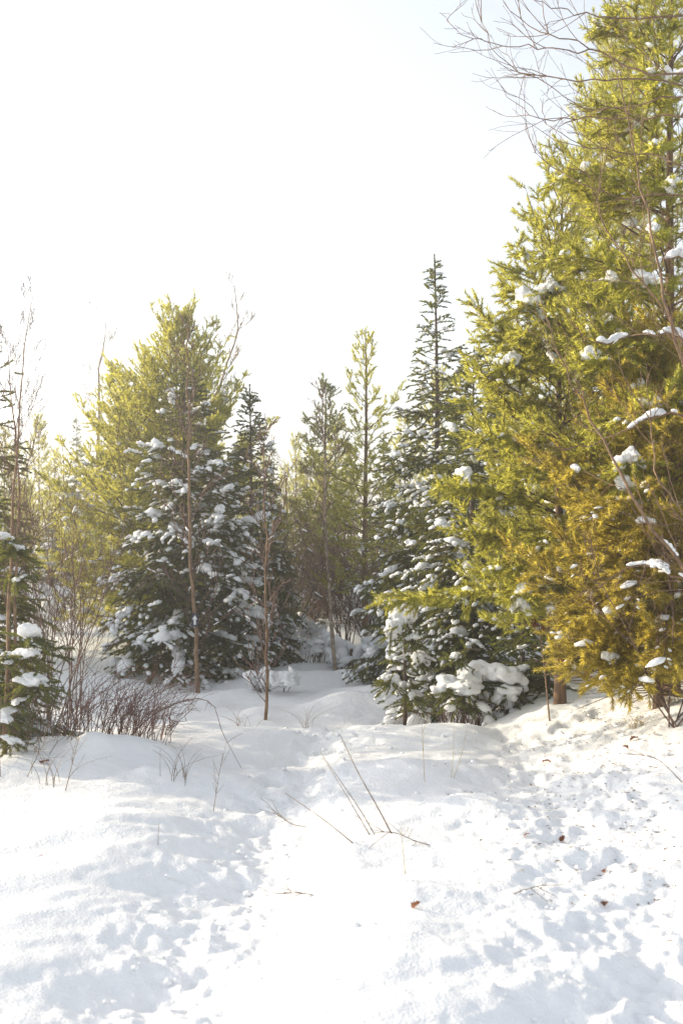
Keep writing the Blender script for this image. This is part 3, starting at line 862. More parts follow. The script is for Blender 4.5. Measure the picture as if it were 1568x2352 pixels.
def boughs(root, paths, kind, mat, seed, snow=0.5):
    """long single boughs that break the outline: an axis, side twigs on both sides, needles and snow"""
    g = np.random.default_rng(seed)
    o = np.array(root.location)
    axes, P, D, Ln, C, CD, S = [], [], [], [], [], [], []
    for pts in paths:
        q = resample(np.array([pix(*p) for p in pts]), 14) - o
        axes.append((q, 0.013, 0.003))
        tot = np.linalg.norm(np.diff(q, axis=0), axis=1).sum()
        n = int(tot / 0.042)
        for j in range(n):
            s_ = 0.22 + 0.78 * (j + g.random()) / n
            i = min(int(s_ * 13), 12)
            p = q[i] + (q[i + 1] - q[i]) * (s_ * 13 - i)
            td = unit(q[i + 1] - q[i])
            lat = unit(np.cross(td, [0, 0, 1.0])) * (1 if j % 2 else -1)
            A = g.normal(0.8, 0.2)
            d = unit(td * math.cos(A) + lat * math.sin(A) + np.array([0, 0, g.normal(-0.08, 0.22)]))
            l = (0.42 * (1 - s_) ** 0.7 + 0.10) * g.uniform(0.6, 1.2)
            P.append(p); D.append(d); Ln.append(l)
            for k in range(int(l / 0.06)):
                f_ = g.uniform(0.25, 0.95)
                dd = unit(d + g.normal(0, 0.45, 3))
                P.append(p + d * l * f_); D.append(dd); Ln.append(g.uniform(0.06, 0.15))
            if g.random() < snow * 1.0:
                sz = 0.011 + 0.038 * g.random() ** 3
                C.append(p + d * l * g.uniform(0.1, 0.8) + [0, 0, sz * 0.4]); CD.append(d); S.append([sz * g.uniform(1.2, 2.2), sz, sz * 0.7])
    v, f = polytubes(axes, 4)
    mesh_obj('bough', v, f, M['bark_pine'], root, True)['kind'] = 'stuff'
    P, D, Ln = np.array(P), np.array(D), np.array(Ln)
    t3 = np.linspace(0, 1, 2)
    v, f = tubes(P[:, None] + D[:, None] * (Ln[:, None] * t3)[..., None], np.broadcast_to(np.array([0.003, 0.0015]), (len(Ln), 2)), 3)
    mesh_obj('twigs', v, f, M['bark_pine'], root, True)['kind'] = 'stuff'
    pine_ = kind == 'pine'
    V, F, T_ = needles(P, D, Ln, np.full(len(Ln), 0.0), 330 if pine_ else 330, 0.045 if pine_ else 0.027, 0.0080, 1.0, g, np.clip(g.normal(0.47, 0.38, len(Ln)), 0, 1), 0.5)
    mesh_obj('sprigs', V, F, M[mat], root, False, T_)['kind'] = 'stuff'
    v, f = blobs(np.array(C), np.array(CD), np.array(S), 1, g)
    mesh_obj('snow', v, f, M['snow'], root, True)['kind'] = 'stuff'
boughs(pA, [[(1285, 1190, 10.2), (1180, 1150, 9.9), (1090, 1120, 9.7), (1005, 1118, 9.6)], [(1285, 1330, 10.2), (1150, 1350, 9.9), (1000, 1370, 9.7), (872, 1378, 9.6)], [(1285, 1060, 10.2), (1180, 1010, 9.8), (1080, 1000, 9.6)],
            [(1285, 1260, 10.2), (1170, 1240, 9.7), (1050, 1215, 9.5)], [(1285, 900, 10.2), (1190, 800, 9.8), (1120, 740, 9.7), (1085, 700, 9.7)], [(1285, 980, 10.2), (1190, 900, 9.8), (1100, 860, 9.7)],
            [(1285, 1340, 10.1), (1220, 1340, 9.5), (1180, 1370, 9.2)], [(1285, 1300, 10.1), (1200, 1290, 9.5), (1110, 1310, 9.3)], [(1290, 1100, 10.1), (1240, 1080, 9.4), (1200, 1110, 9.1)], [(1290, 1220, 10.1), (1270, 1220, 9.3), (1240, 1260, 9.0)],
            [(1290, 760, 10.1), (1230, 640, 9.6), (1180, 560, 9.5)], [(1285, 850, 10.1), (1240, 790, 9.5), (1190, 770, 9.3)]], 'pine', 'pine', 901)
boughs(sp, [[(1510, 1400, 8.8), (1420, 1440, 8.3), (1340, 1490, 8.1), (1285, 1530, 8.0)], [(1510, 1330, 8.8), (1400, 1370, 8.3), (1300, 1440, 8.1)], [(1510, 1440, 8.8), (1450, 1500, 8.2), (1380, 1570, 7.9)], [(1510, 1450, 8.8), (1490, 1520, 8.0), (1450, 1590, 7.7)],
            [(1510, 1380, 8.8), (1530, 1440, 7.9), (1520, 1530, 7.5)], [(1510, 1250, 8.8), (1420, 1250, 8.2), (1330, 1310, 8.0)], [(1510, 1180, 8.8), (1430, 1150, 8.1), (1350, 1190, 7.9)], [(1510, 1300, 8.8), (1480, 1320, 7.9), (1440, 1390, 7.6)]], 'pine', 'gold', 902, 0.35)
boughs(pC, [[(1540, 700, 9.3), (1420, 620, 8.8), (1330, 590, 8.6), (1250, 600, 8.5)], [(1540, 880, 9.3), (1430, 830, 8.7), (1330, 830, 8.5)], [(1540, 520, 9.3), (1430, 430, 8.8), (1340, 400, 8.7), (1270, 420, 8.6)], [(1540, 350, 9.3), (1440, 260, 8.9), (1360, 240, 8.8)], [(1540, 1000, 9.2), (1450, 960, 8.5), (1380, 980, 8.3)], [(1540, 160, 9.3), (1450, 80, 9.0), (1370, 60, 8.9)]], 'pine', 'pine', 903)
boughs(sD, [[(1000, 1050, 15.0), (920, 1060, 14.5), (862, 1085, 14.2)], [(1000, 1160, 15.0), (930, 1190, 14.4), (860, 1240, 14.0)], [(1000, 1320, 15.0), (930, 1350, 14.3), (865, 1400, 14.0)]], 'spruce', 'spruce', 904, 1.2)

# ------------------------------------------------------------------ birch saplings, bare trees
def stem_path(pts):
    return [pix(px, py, d) for (px, py, d) in pts]
def bt(name, label, cat, pts, r0, r1, seed, mat, group=None, **kw):
    P_ = stem_path(pts)
    b = np.array([P_[0][0], P_[0][1], gz(P_[0][0], P_[0][1]) - 0.04])
    P_[0] = b
    o = bare_tree(name, b, P_, r0, r1, seed, mat, **kw)
    return tag(o, label, cat, group)
mk = bt('birch_sapling', 'thin pale sapling carrying a small trail marker before the dark spruce', 'sapling', [(455, 1580, 15), (450, 1440, 15), (438, 1250, 15), (434, 1000, 15), (432, 745, 15)], 0.034, 0.006, 31, M['bark_sapling'], nbr=44, blen=0.7, depth=1, lo=0.10, rmin=0.0055, snowy=0.2, twigmat=M['twig'])
bt('birch_sapling', 'solitary thin brown sapling standing in the shaded hollow', 'sapling', [(609, 1640, 12.4), (612, 1560, 12.4), (610, 1300, 12.4), (607, 1000, 12.4)], 0.022, 0.004, 32, M['bark_sapling'], nbr=44, blen=0.55, depth=1, lo=0.06, rmin=0.0045, snowy=0.2, twigmat=M['twig'])
bt('birch_tree', 'pale birch with snowy side twigs in the gap, left of the open pine', 'birch', [(770, 1555, 16.6), (762, 1450, 16.6), (748, 1250, 16.6), (744, 1050, 16.6), (740, 905, 16.6)], 0.036, 0.006, 33, M['bark_birch'], nbr=28, blen=0.8, depth=2, lo=0.2, rmin=0.003, snowy=0.6, twigmat=M['twig'])
bt('aspen_tree', 'bare forked grey tree far behind on the left', 'bare tree', [(222, 1180, 30), (225, 1000, 30), (230, 900, 30), (233, 840, 30), (243, 740, 30)], 0.09, 0.012, 34, M['bark_birch'], nbr=12, blen=1.7, depth=2, lo=0.3, rmin=0.006, uplift=0.35, ang=0.8)
bt('aspen_tree', 'bare crooked tree reaching out above the top of the broad pine', 'bare tree', [(470, 1250, 22), (480, 1000, 22), (505, 880, 22), (530, 820, 22), (545, 740, 22), (538, 655, 22)], 0.06, 0.010, 35, M['bark_birch'], nbr=14, blen=1.0, depth=2, lo=0.45, rmin=0.005, uplift=0.45, ang=0.7)
bt('birch_sapling', 'tall bare reddish sapling at the left edge, tallest of its clump', 'sapling', [(12, 1660, 7.9), (22, 1400, 7.9), (33, 1150, 7.9), (48, 900, 7.9), (78, 668, 7.9)], 0.018, 0.002, 36, M['bark_sapling'], nbr=26, blen=0.55, depth=2, lo=0.3, rmin=0.0014, twigmat=M['twig'], ang=0.55, uplift=0.35)
bt('birch_sapling', 'second reddish sapling of the clump at the left edge, forking above the snow', 'sapling', [(30, 1585, 8.3), (36, 1350, 8.3), (45, 1120, 8.3), (25, 900, 8.3), (10, 760, 8.3)], 0.016, 0.002, 37, M['bark_sapling'], nbr=24, blen=0.6, depth=2, lo=0.25, rmin=0.0014, twigmat=M['twig'], ang=0.6, uplift=0.3)
for k, (px, d, top, sd, lab) in enumerate([(110, 9.2, 1080, 41, 'bare many-twigged shrub beside the left-hand saplings'), (165, 10.0, 1190, 42, 'bare open shrub standing behind the bramble thicket'), (75, 12.5, 1040, 43, 'spindly bare bush on the slope at the left'), (655, 19.0, 1200, 46, 'dense bare thicket of dark twigs behind the solitary sapling'), (715, 20.0, 1180, 47, 'dense bare thicket of dark twigs left of the pale birch'), (790, 19.2, 1220, 48, 'dense bare thicket of dark twigs between pale birch and open pine'), (865, 18.6, 1240, 49, 'dense bare thicket of dark twigs right of the open pine'), (1545, 7.9, 1150, 44, 'tangle of fine brown twigs before the golden pine at the right edge')]):
    b = foot(px, d)
    hgt = EYE + (HY - top) / FPX * d - b[2]
    g = np.random.default_rng(sd)
    root = tag(empty('bare_shrub', b), lab, 'shrub', 'bare shrubs around the clearing')
    lines = []
    for j in range(8 if d < 15 else 14):
        a = g.uniform(0, 6.28); tl = g.uniform(0.05, 0.42) if px < 800 else g.uniform(0.3, 1.1)
        grow((g.normal(0, 0.04), g.normal(0, 0.04), 0), (math.cos(a) * tl, math.sin(a) * tl, 1), hgt * g.uniform(0.6, 1.0), 0.007 * max(1, d / 11), 2, g, lines, rmin=0.0012 * max(1, d / 7), wob=0.09, nsub=(4, 6), ang=0.6, uplift=0.12, ratio=0.5, segs=8)
    v, f = polytubes(lines, 3)
    mesh_obj('stems', v, f, M['twig'], root, True)['kind'] = 'stuff'
    snow_on_lines(root, [l for l in lines if l[1] > 0.002], 0.25, g, 0.6, 1)

# trail marker: dark plate with a white arrow, fixed to the sapling
def solid(outline, th):
    """extrude a closed outline in the xz plane"""
    n = len(outline)
    v = [(x, -th / 2, z) for x, z in outline] + [(x, th / 2, z) for x, z in outline]
    import bmesh
    bm = bmesh.new()
    vs = [bm.verts.new(p) for p in v]
    bm.faces.new(vs[:n]); bm.faces.new(vs[n:][::-1])
    for i in range(n):
        bm.faces.new((vs[i], vs[n + i], vs[n + (i + 1) % n], vs[(i + 1) % n]))
    bmesh.ops.recalc_face_normals(bm, faces=bm.faces)
    me = bpy.data.meshes.new('plate'); bm.to_mesh(me); bm.free()
    return me
mp = pix(448.5, 1424, 14.95)
tm = tag(empty('trail_marker', mp), 'small dark trail marker with a white upward arrow, fixed to the pale sapling', 'sign')
for nm, ol, yy, th, mt in (('plate', [(-0.045, -0.085), (0.045, -0.085), (0.045, 0.085), (-0.045, 0.085)], 0, 0.008, M['plate']),
                           ('arrow', [(-0.014, -0.06), (0.014, -0.06), (0.014, 0.01), (0.036, 0.01), (0, 0.066), (-0.036, 0.01), (-0.014, 0.01)], -0.007, 0.004, M['white'])):
    me = solid(ol, th); me.materials.append(mt)
    o = bpy.data.objects.new(nm, me); COL.objects.link(o); o.parent = tm; o.location = (0, yy - 0.03, 0)

# ------------------------------------------------------------------ dark snowy spruce at the left edge
le = con('spruce_tree', 'dark snow-loaded spruce cut by the left edge behind the reddish saplings', 'spruce', -55, 8.7, 1075, 285, 51, lod=1.0, gap=0.8, snow=0.6, snow_size=1.2, clear=0.03, prof=0.9)
for (px, py, sz) in [(12, 1235, 22), (42, 1255, 20), (40, 1330, 14), (70, 1450, 26), (60, 1500, 22), (15, 1510, 18), (72, 1560, 26), (100, 1565, 20), (15, 1640, 26), (42, 1610, 16), (45, 1265, 14), (30, 1700, 18)]:
    pillow(le, px, py, 7.8, sz * 1.15, tilt=random.uniform(0.0, 0.5), flat=0.5)
carry(le, 'spruce', 'spruce', 9)

con('spruce_tree', 'thin ragged spruce top with sparse twigs at the left edge above the snow-loaded one', 'spruce', -35, 10.5, 640, 190, 52, lod=1.1, snow=0.15, clear=0.3, gap=1.5, sparse_top=0.5)

# ------------------------------------------------------------------ bramble thicket and arching canes
def thicket(label, px, d, wpx, n, h, seed, mat, lean=0.0, arch=0.5):
    b = foot(px, d)
    g = np.random.default_rng(seed)
    root = tag(empty('bramble_thicket', b), label, 'brambles')
    lines = []
    w = wpx / FPX * d
    for j in range(n):
        x, y = g.uniform(-w, w), g.normal(0, 0.28)
        z = gz(b[0] + x, b[1] + y) - b[2] - 0.02
        a = g.normal(lean, 0.9)
        H_ = h * g.uniform(0.45, 1.1)
        o_ = H_ * g.uniform(0.1, 1.0) * arch
        ts = np.linspace(0, 1, 9)
        pts = np.stack([x + o_ * math.cos(a) * ts ** 1.6, y + o_ * math.sin(a) * ts ** 1.6, z + H_ * (ts - 0.35 * arch * ts ** 3)], 1) + np.cumsum(g.normal(0, 0.016, (9, 3)), 0)
        lines.append((pts, 0.0034, 0.0011))
        for q in range(g.integers(2, 6)):
            i = g.integers(2, 7)
            grow(pts[i], unit(pts[i + 1] - pts[i]) + g.normal(0, 0.5, 3), H_ * g.uniform(0.15, 0.4), 0.0022, 0, g, lines, segs=5)
    v, f = polytubes(lines, 3)
    mesh_obj('stems', v, f, mat, root, True)['kind'] = 'stuff'
    return root
thicket('dense reddish-brown bramble thicket rising from the snow at the left', 245, 8.7, 125, 105, 0.72, 61, M['bramble'], 0.0, 0.9)
thicket('sparse outer brambles trailing off towards the hollow', 340, 9.3, 60, 36, 0.5, 62, M['bramble'], 0.0, 1.0)
thicket('thin stems poking out around the foot of the left-edge spruce', 70, 8.2, 70, 50, 0.6, 63, M['dry'], 0.0, 0.4)
def cane(name, label, cat, pts, r0, r1, mat, group=None, seed=0, side=0, kids=()):
    P_ = np.array([pix(*p) for p in pts])
    b = P_[0].copy()
    g = np.random.default_rng(seed)
    line = resample(P_, 14)
    root_pts = line - b
    lines = [(root_pts, r0, r1)]
    for j in range(side):
        i = g.integers(3, 12)
        grow(root_pts[i], unit(root_pts[i + 1] - root_pts[i]) + g.normal(0, 0.5, 3), g.uniform(0.06, 0.2), r1 * 1.3, 0, g, lines, segs=4, rmin=r1 * 0.7)
    v, f = polytubes(lines, 5)
    o = mesh_obj(name, v, f, mat, None, True)
    o.location = b
    return tag(o, label, cat, group)
cane('bramble_cane', 'long arching bramble cane with its tip drooping to the snow', 'bramble', [(300, 1690, 8.6), (400, 1600, 8.5), (500, 1540, 8.3), (520, 1640, 8.0), (555, 1765, 7.9)][0:1] + [(355, 1640, 8.5), (440, 1605, 8.4), (490, 1620, 8.2), (510, 1680, 8.0), (555, 1765, 7.8)], 0.005, 0.0014, M['bramble'], seed=1, side=6)
cane('bramble_cane', 'high arching bramble cane spanning in front of the spruce foot', 'bramble', [(215, 1690, 8.8), (260, 1560, 8.8), (320, 1530, 8.9), (370, 1560, 9.0), (420, 1620, 9.1)], 0.004, 0.0012, M['bramble'], seed=2, side=5)

# ------------------------------------------------------------------ snowed-in shrubs in the gap, brush heap at the right
def snowy_shrub(name, label, cat, px, d, wpx, hpx, seed, group=None, stems=40, mat='twig', lumps=30, lump=0.05, arch=0.9):
    b = foot(px, d)
    g = np.random.default_rng(seed)
    root = tag(empty(name, b), label, cat, group)
    w, h = wpx / FPX * d, hpx / FPX * d
    lines = []
    for j in range(stems):
        a = g.uniform(0, 6.28)
        l = g.uniform(0.5, 1.0)
        ts = np.linspace(0, 1, 7)
        rx = w * l * ts ** 1.3
        x0, y0 = g.uniform(-0.75, 0.75) * w, g.uniform(-0.4, 0.4) * w
        pts = np.stack([x0 + rx * math.cos(a) * 0.6, y0 + rx * math.sin(a) * 0.4, h * g.uniform(0.6, 1.1) * (ts * 1.5 - arch * ts ** 2.2)], 1) + np.cumsum(g.normal(0, 0.012, (7, 3)), 0)
        lines.append((pts, 0.006, 0.002))
        for q in range(2):
            i = g.integers(2, 6)
            grow(pts[i], unit(pts[i] - pts[i - 1]) + g.normal(0, 0.5, 3), h * 0.4, 0.003, 0, g, lines, segs=4)
    v, f = polytubes(lines, 3)
    mesh_obj('stems', v, f, M[mat], root, True)['kind'] = 'stuff'
    C, D, S = [], [], []
    for j in range(lumps):
        pts = lines[g.integers(0, len(lines))][0]
        i = g.integers(len(pts) // 2, len(pts) - 1)
        sz = lump * g.uniform(0.5, 1.5)
        C.append(pts[i] + [0, 0, sz * 0.4]); D.append(pts[i + 1] - pts[i]); S.append([sz * 1.5, sz * 1.1, sz * 0.75])
    v, f = blobs(np.array(C), np.array(D), np.array(S), 2, g)
    mesh_obj('snow', v, f, M['snow'], root, True)['kind'] = 'stuff'
    return root
bh = snowy_shrub('brush_heap', 'bent brush heap buried under a broad snow pillow below the big pines', 'brush', 1105, 10.8, 120, 140, 71, stems=110, lumps=70, lump=0.045, arch=1.45)
for (px, py, d, sz) in [(1030, 1572, 10.55, 46), (1095, 1548, 10.7, 62), (1150, 1552, 10.8, 52), (1075, 1580, 10.5, 48), (1170, 1585, 10.65, 38), (1045, 1508, 10.4, 20), (1190, 1545, 10.9, 36)]:
    pillow(bh, px, py, d, sz, tilt=random.uniform(-0.15, 0.2), flat=0.62)
carry(bh, 'spruce', 'spruce', 5)
for k, (px, d, w, h, lab) in enumerate([(690, 19.5, 60, 75, 'snow-capped shrub in front of the far trunks in the gap'), (735, 17.5, 55, 70, 'tangled snowy shrub at the foot of the pale birch'), (800, 17.0, 45, 70, 'twiggy snowy shrub between the pale birch and the open pine'),
                                        (880, 17.5, 50, 75, 'snowy shrub hugging the foot of the tall pointed spruce'), (640, 18.5, 45, 80, 'snow-dusted shrub beside the solitary sapling'), (215, 22, 60, 60, 'half-buried shrub on the sunny slope'), (100, 21, 70, 80, 'wide snowy shrub on the slope under the far left trees'),
                                        (665, 22.5, 50, 70, 'snowy shrub on the bank behind the solitary sapling'), (712, 23.5, 60, 75, 'snowy shrub midway up the bank in the gap'), (770, 22, 55, 80, 'snowy shrub on the bank behind the pale birch'), (820, 21, 50, 80, 'snowy shrub on the bank close behind the open pine'), (160, 24, 70, 60, 'low snowy shrub at the crest of the left slope')]):
    snowy_shrub('snowy_shrub', lab, 'shrub', px, d, w, h, 80 + k, 'snowed-in shrubs', stems=36, lumps=46, lump=0.07)
# fallen branch with a snow cap in the hollow
fb = snowy_shrub('fallen_branch', 'fallen branch under a snow cap in the hollow', 'branch', 620, 14.6, 60, 35, 95, stems=16, lumps=14, lump=0.06)
for (px, py, sz) in [(585, 1548, 26), (620, 1556, 30), (655, 1560, 24)]:
    pillow(fb, px, py, 14.4, sz, tilt=0.05, flat=0.5, rz=0)
cane('dead_stump', 'short broken dead stem standing beside the open pine', 'stump', [(806, 1560, 16.9), (807, 1520, 16.9), (809, 1485, 16.9)], 0.04, 0.034, M['bark_spruce'])

# ------------------------------------------------------------------ bare oak leaning in from the right
g = np.random.default_rng(91)
ob = np.array([2.72, 7.5, gz(2.72, 7.5) - 0.05])
oak = tag(empty('oak_tree', ob), 'bare oak arching in from the right edge with long crooked branches', 'oak')
tp = [np.array([2.72, 7.5, ob[2]]), np.array([2.70, 7.55, 1.2]), np.array([2.62, 7.5, 2.6]), np.array([2.66, 7.45, 4.2]), np.array([2.55, 7.4, 6.0])]
tl = resample(tp, 16) - ob
v, f = tubes(tl[None], np.linspace(0.05, 0.02, 16)[None], 8)
mesh_obj('trunk', v, f, M['oak'], oak, True)
OB = [
 ([(1705, 60), (1568, 40), (1426, 42), (1323, 29), (1250, 11), (1190, -25)], 0.012, 7.4),
 ([(1700, 240), (1568, 176), (1474, 165), (1360, 113), (1305, 91), (1265, 88), (1214, 55), (1177, 31), (1140, -20)], 0.012, 7.3),
 ([(1360, 113), (1316, 117), (1228, 110), (1144, 101), (1082, 86), (1042, 66), (1009, 29)], 0.006, 7.3),
 ([(1700, 260), (1568, 195), (1448, 179), (1345, 187), (1294, 179), (1199, 167), (1148, 132), (1126, 103), (1095, -10)], 0.010, 7.6),
 ([(1700, 300), (1568, 227), (1488, 238), (1378, 249), (1323, 238), (1269, 201), (1214, 172), (1170, 160)], 0.010, 7.2),
 ([(1700, 330), (1568, 267), (1470, 275), (1360, 271), (1243, 273), (1181, 234), (1151, 198)], 0.010, 7.5),
 ([(1700, 450), (1568, 381), (1507, 359), (1433, 352), (1342, 333), (1294, 315), (1243, 273)], 0.010, 7.3),
 ([(1700, 560), (1568, 447), (1452, 458), (1382, 439), (1316, 410), (1247, 366), (1221, 289)], 0.011, 7.6),
 ([(1690, 1560), (1568, 1310), (1475, 1185), (1425, 1095), (1370, 990), (1320, 890), (1290, 830), (1262, 760), (1225, 680)], 0.019, 7.0),
 ([(1700, 1200), (1568, 838), (1520, 680), (1500, 560), (1470, 420), (1450, 300), (1420, 180), (1400, 80)], 0.016, 7.1),
 ([(1700, 1100), (1550, 760), (1470, 640), (1390, 520), (1360, 420), (1330, 380)], 0.013, 7.2),
 ([(1700, 980), (1568, 780), (1500, 770), (1440, 775), (1390, 790), (1340, 780), (1300, 775)], 0.013, 7.9),
 ([(1700, 1080), (1568, 955), (1500, 960), (1440, 985), (1370, 1015), (1290, 1035)], 0.013, 7.8),
 ([(1700, 1400), (1568, 1180), (1530, 1130), (1500, 1060), (1490, 930), (1470, 850)], 0.012, 7.1),
 ([(1700, 1420), (1568, 1330), (1470, 1300), (1400, 1330), (1330, 1390)], 0.010, 7.4),
 ([(1700, 640), (1568, 590), (1500, 600), (1430, 560), (1380, 545)], 0.010, 7.6),
]
lines, heavy = [], []
for pts, r, d in OB:
    P_ = []
    for k, (px, py) in enumerate(pts):
        if px > 1660:
            q = pix(px, py, 7.5)
            q = np.array([np.interp(q[2], tl[:, 2] + ob[2], tl[:, 0] + ob[0]), np.interp(q[2], tl[:, 2] + ob[2], tl[:, 1] + ob[1]), max(q[2], ob[2] + 0.15)])
        else:
            q = pix(px, py, d + 0.10 * math.sin(1.7 * k + d * 9))
        P_.append(q)
    n = 24
    L_ = resample(P_, n) - ob
    L_[1:-1] += g.normal(0, 0.008, (n - 2, 3))
    lines.append((L_, r * (0.8 if pts[0][1] < 700 else 1.0), 0.0018)); heavy.append((L_, r, 0.002))
    length = np.linalg.norm(np.diff(L_, axis=0), axis=1).sum()
    for q in range(int(length * 5)):
        i = g.integers(7, n - 1)
        td = unit(L_[min(i + 1, n - 1)] - L_[i - 1])
        rnd = unit(np.cross(td, g.normal(size=3)))
        grow(L_[i], td * 0.8 + rnd * 0.55 + np.array([0, 0, 0.12]), g.uniform(0.15, 0.6), 0.0030, 1, g, lines, wob=0.16, nsub=(2, 4), ang=0.6, uplift=0.1, ratio=0.5, segs=6, rmin=0.0013)
v, f = polytubes(lines, 4)
mesh_obj('branches', v, f, M['oak'], oak, True)['kind'] = 'stuff'
C, D, S = [], [], []
for hi, (a_, b_) in ((11, (0.25, 0.85)), (12, (0.25, 0.75)), (8, (0.12, 0.42)), (14, (0.3, 0.7)), (1, (0.1, 0.3)), (15, (0.3, 0.6))):
    q = resample(heavy[hi][0], 90)
    ph = g.uniform(0, 6)
    for i in range(int(a_ * 89), int(b_ * 89)):
        wv = math.sin(i * 0.23 + ph) + 0.7 * math.sin(i * 0.57 + 2 * ph)
        if wv < -0.35:
            continue
        sz = 0.014 + 0.010 * (wv + 0.35)
        C.append(q[i] + [0, 0, sz * 0.55 + 0.006]); D.append(q[i + 1] - q[i] + g.normal(0, 0.004, 3)); S.append([sz * 1.5, sz * g.uniform(0.8, 1.1), sz * g.uniform(0.8, 1.1)])
v, f = blobs(np.array(C), np.array(D), np.array(S), 2, g)
mesh_obj('snow', v, f, M['snow'], oak, True)['kind'] = 'stuff'

# ------------------------------------------------------------------ dead oak leaves
def leaf_mesh(seed):
    g = np.random.default_rng(seed)
    ts = np.linspace(0, 1, 9)
    wd = np.array([0.02, 0.10, 0.24, 0.15, 0.34, 0.20, 0.36, 0.22, 0.02]) * g.uniform(0.85, 1.15, 9)
    curl = g.uniform(0.3, 0.7)
    V = []
    for t_, w_ in zip(ts, wd):
        z = 0.25 * math.sin(3.0 * t_) * curl
        V += [(t_ - 0.5, -w_, z + w_ * curl), (t_ - 0.5, 0, z), (t_ - 0.5, w_, z + w_ * curl * 1.2)]
    F = []
    for i in range(8):
        a = 3 * i
        F += [(a, a + 3, a + 4, a + 1), (a + 1, a + 4, a + 5, a + 2)]
    return np.array(V), np.array(F)
def leaf(px, py, d, size, label=None, parent=None, seed=0, lay=True, group=None):
    V, F = leaf_mesh(seed)
    g = np.random.default_rng(seed + 5)
    o = mesh_obj('oak_leaf' if parent is None else 'leaf', V * size, F, M['leaf'], parent, True, np.full(len(F), g.uniform(0.1, 0.9)))
    p = pix(px, py, d)
    if lay:
        p[2] = gz(p[0], p[1]) + 0.012
    o.location = p - (np.array(parent.location) if parent is not None else 0)
    o.rotation_euler = (g.uniform(-0.6, 0.6), g.uniform(-0.6, 0.6), g.uniform(0, 6.28)) if lay else tuple(g.uniform(0, 6.28, 3))
    if parent is None:
        tag(o, label, 'leaf', group)
    return o
def dist(py, px):
    """distance at which the view ray through the picture point meets the snow"""
    d = np.arange(3.0, 14, 0.02)
    hit = np.where(EYE + (HY - py) / FPX * d <= terrain((px - CX) / FPX * d, d))[0]
    return float(d[hit[0]]) if len(hit) else 10.0
for k, (px, py, sz, lab) in enumerate([(1255, 1757, 0.075, 'red-brown oak leaf on the trodden bank below the pines'), (1455, 1703, 0.08, 'curled ochre oak leaf on the upper bank at the right'), (1434, 1722, 0.05, 'small oak leaf just below the curled ochre one'),
        (1210, 1925, 0.04, 'tiny oak leaf at the left rim of the trodden bank'), (1290, 1934, 0.05, 'pointed oak leaf halfway down the trodden bank'), (1390, 2010, 0.045, 'reddish oak leaf lower on the trodden bank'), (1388, 2088, 0.05, 'dull brown oak leaf below the reddish one'), (1537, 2172, 0.035, 'orange scrap of leaf near the lower right corner'),
        (105, 1757, 0.09, 'dark withered leaf sprig on the snow left of the brambles'), (95, 1972, 0.025, 'tiny leaf fragment alone on the smooth left drift'), (1500, 1690, 0.045, 'small leaf on the bank close to the right edge'), (955, 2088, 0.05, 'grey dead leaf stuck in the blurred snow mound')]):
    leaf(px, py, dist(py, px), sz * 0.95, lab, seed=300 + k)
os_b = foot(1262, 9.5)
osap = tag(empty('oak_sapling', os_b), 'slim oak sapling with hanging rust-brown dead leaves beneath the pines', 'sapling')
g = np.random.default_rng(97)
lines = [(resample([os_b, pix(1250, 1540, 9.5), pix(1240, 1460, 9.45), pix(1232, 1405, 9.4)], 10) - os_b, 0.008, 0.003), (resample([pix(1248, 1530, 9.5), pix(1275, 1500, 9.4), pix(1300, 1480, 9.3)], 6) - os_b, 0.005, 0.002), (resample([pix(1250, 1550, 9.5), pix(1300, 1545, 9.4), pix(1350, 1555, 9.3)], 6) - os_b, 0.005, 0.002)]
v, f = polytubes(lines, 4)
mesh_obj('stem', v, f, M['oak'], osap, True)
for k, (px, py) in enumerate([(1232, 1420), (1240, 1428), (1228, 1436), (1245, 1440), (1236, 1448), (1252, 1432), (1222, 1428), (1300, 1490), (1292, 1500), (1305, 1512), (1288, 1520), (1298, 1528), (1312, 1498), (1345, 1552), (1330, 1548), (1355, 1562), (1318, 1540), (1308, 1375), (1318, 1390)]):
    leaf(px, py, 9.35 + g.normal(0, 0.05), 0.085, None, osap, 400 + k, False)

# ------------------------------------------------------------------ dry stalks, grass and twigs in the foreground
def stalk(label, pts, r=0.0035, mat='dry', side=0, seed=0, name='dry_stalk', cat='stalk', group=None):
    (px, py) = pts[0][:2]
    d0 = dist(py, px) + 0.02
    q = [(a, b, d0 + (c if len(p) > 2 else 0)) for p in pts for (a, b, c) in [(*p, 0)[:3]]]
    return cane(name, label, cat, q, r, r * 0.45, M[mat], group, seed, side)
stalk('straight dark dry stalk leaning left in the middle of the snow', [(900, 1917), (870, 1860), (820, 1770), (782, 1690, 0.15)], 0.0042)
stalk('first of two parallel pale stalks left of the dark one', [(861, 1918), (820, 1850), (735, 1727, 0.3)], 0.0030)
stalk('second of two parallel pale stalks, slightly lower', [(850, 1920), (800, 1835), (745, 1745, 0.3)], 0.0028)
stalk('low dry stalk lying slantwise across the trail', [(815, 1940), (740, 1880), (655, 1822, 0.2)], 0.0034)
stalk('forked dry twig sticking out beside the trail', [(705, 1900), (665, 1890), (628, 1862, 0.1)], 0.003, side=6, seed=5)
stalk('thin dry sprig right of the dark stalk', [(1000, 1945), (950, 1930), (905, 1912), (860, 1912)], 0.003, side=8, seed=6)
stalk('dry twig lying on the mound edge near the trodden bank', [(1160, 2062), (1200, 2045), (1255, 2030)], 0.003, side=3, seed=7)
stalk('short dark twig half sunk in the snow of the trail', [(733, 2060), (700, 2052), (650, 2050)], 0.0035, side=5, seed=8)
stalk('slender pale stalk standing beside the ridge crest', [(975, 1800), (972, 1740), (968, 1650, 0.1)], 0.0022, 'grass', 2, 9)
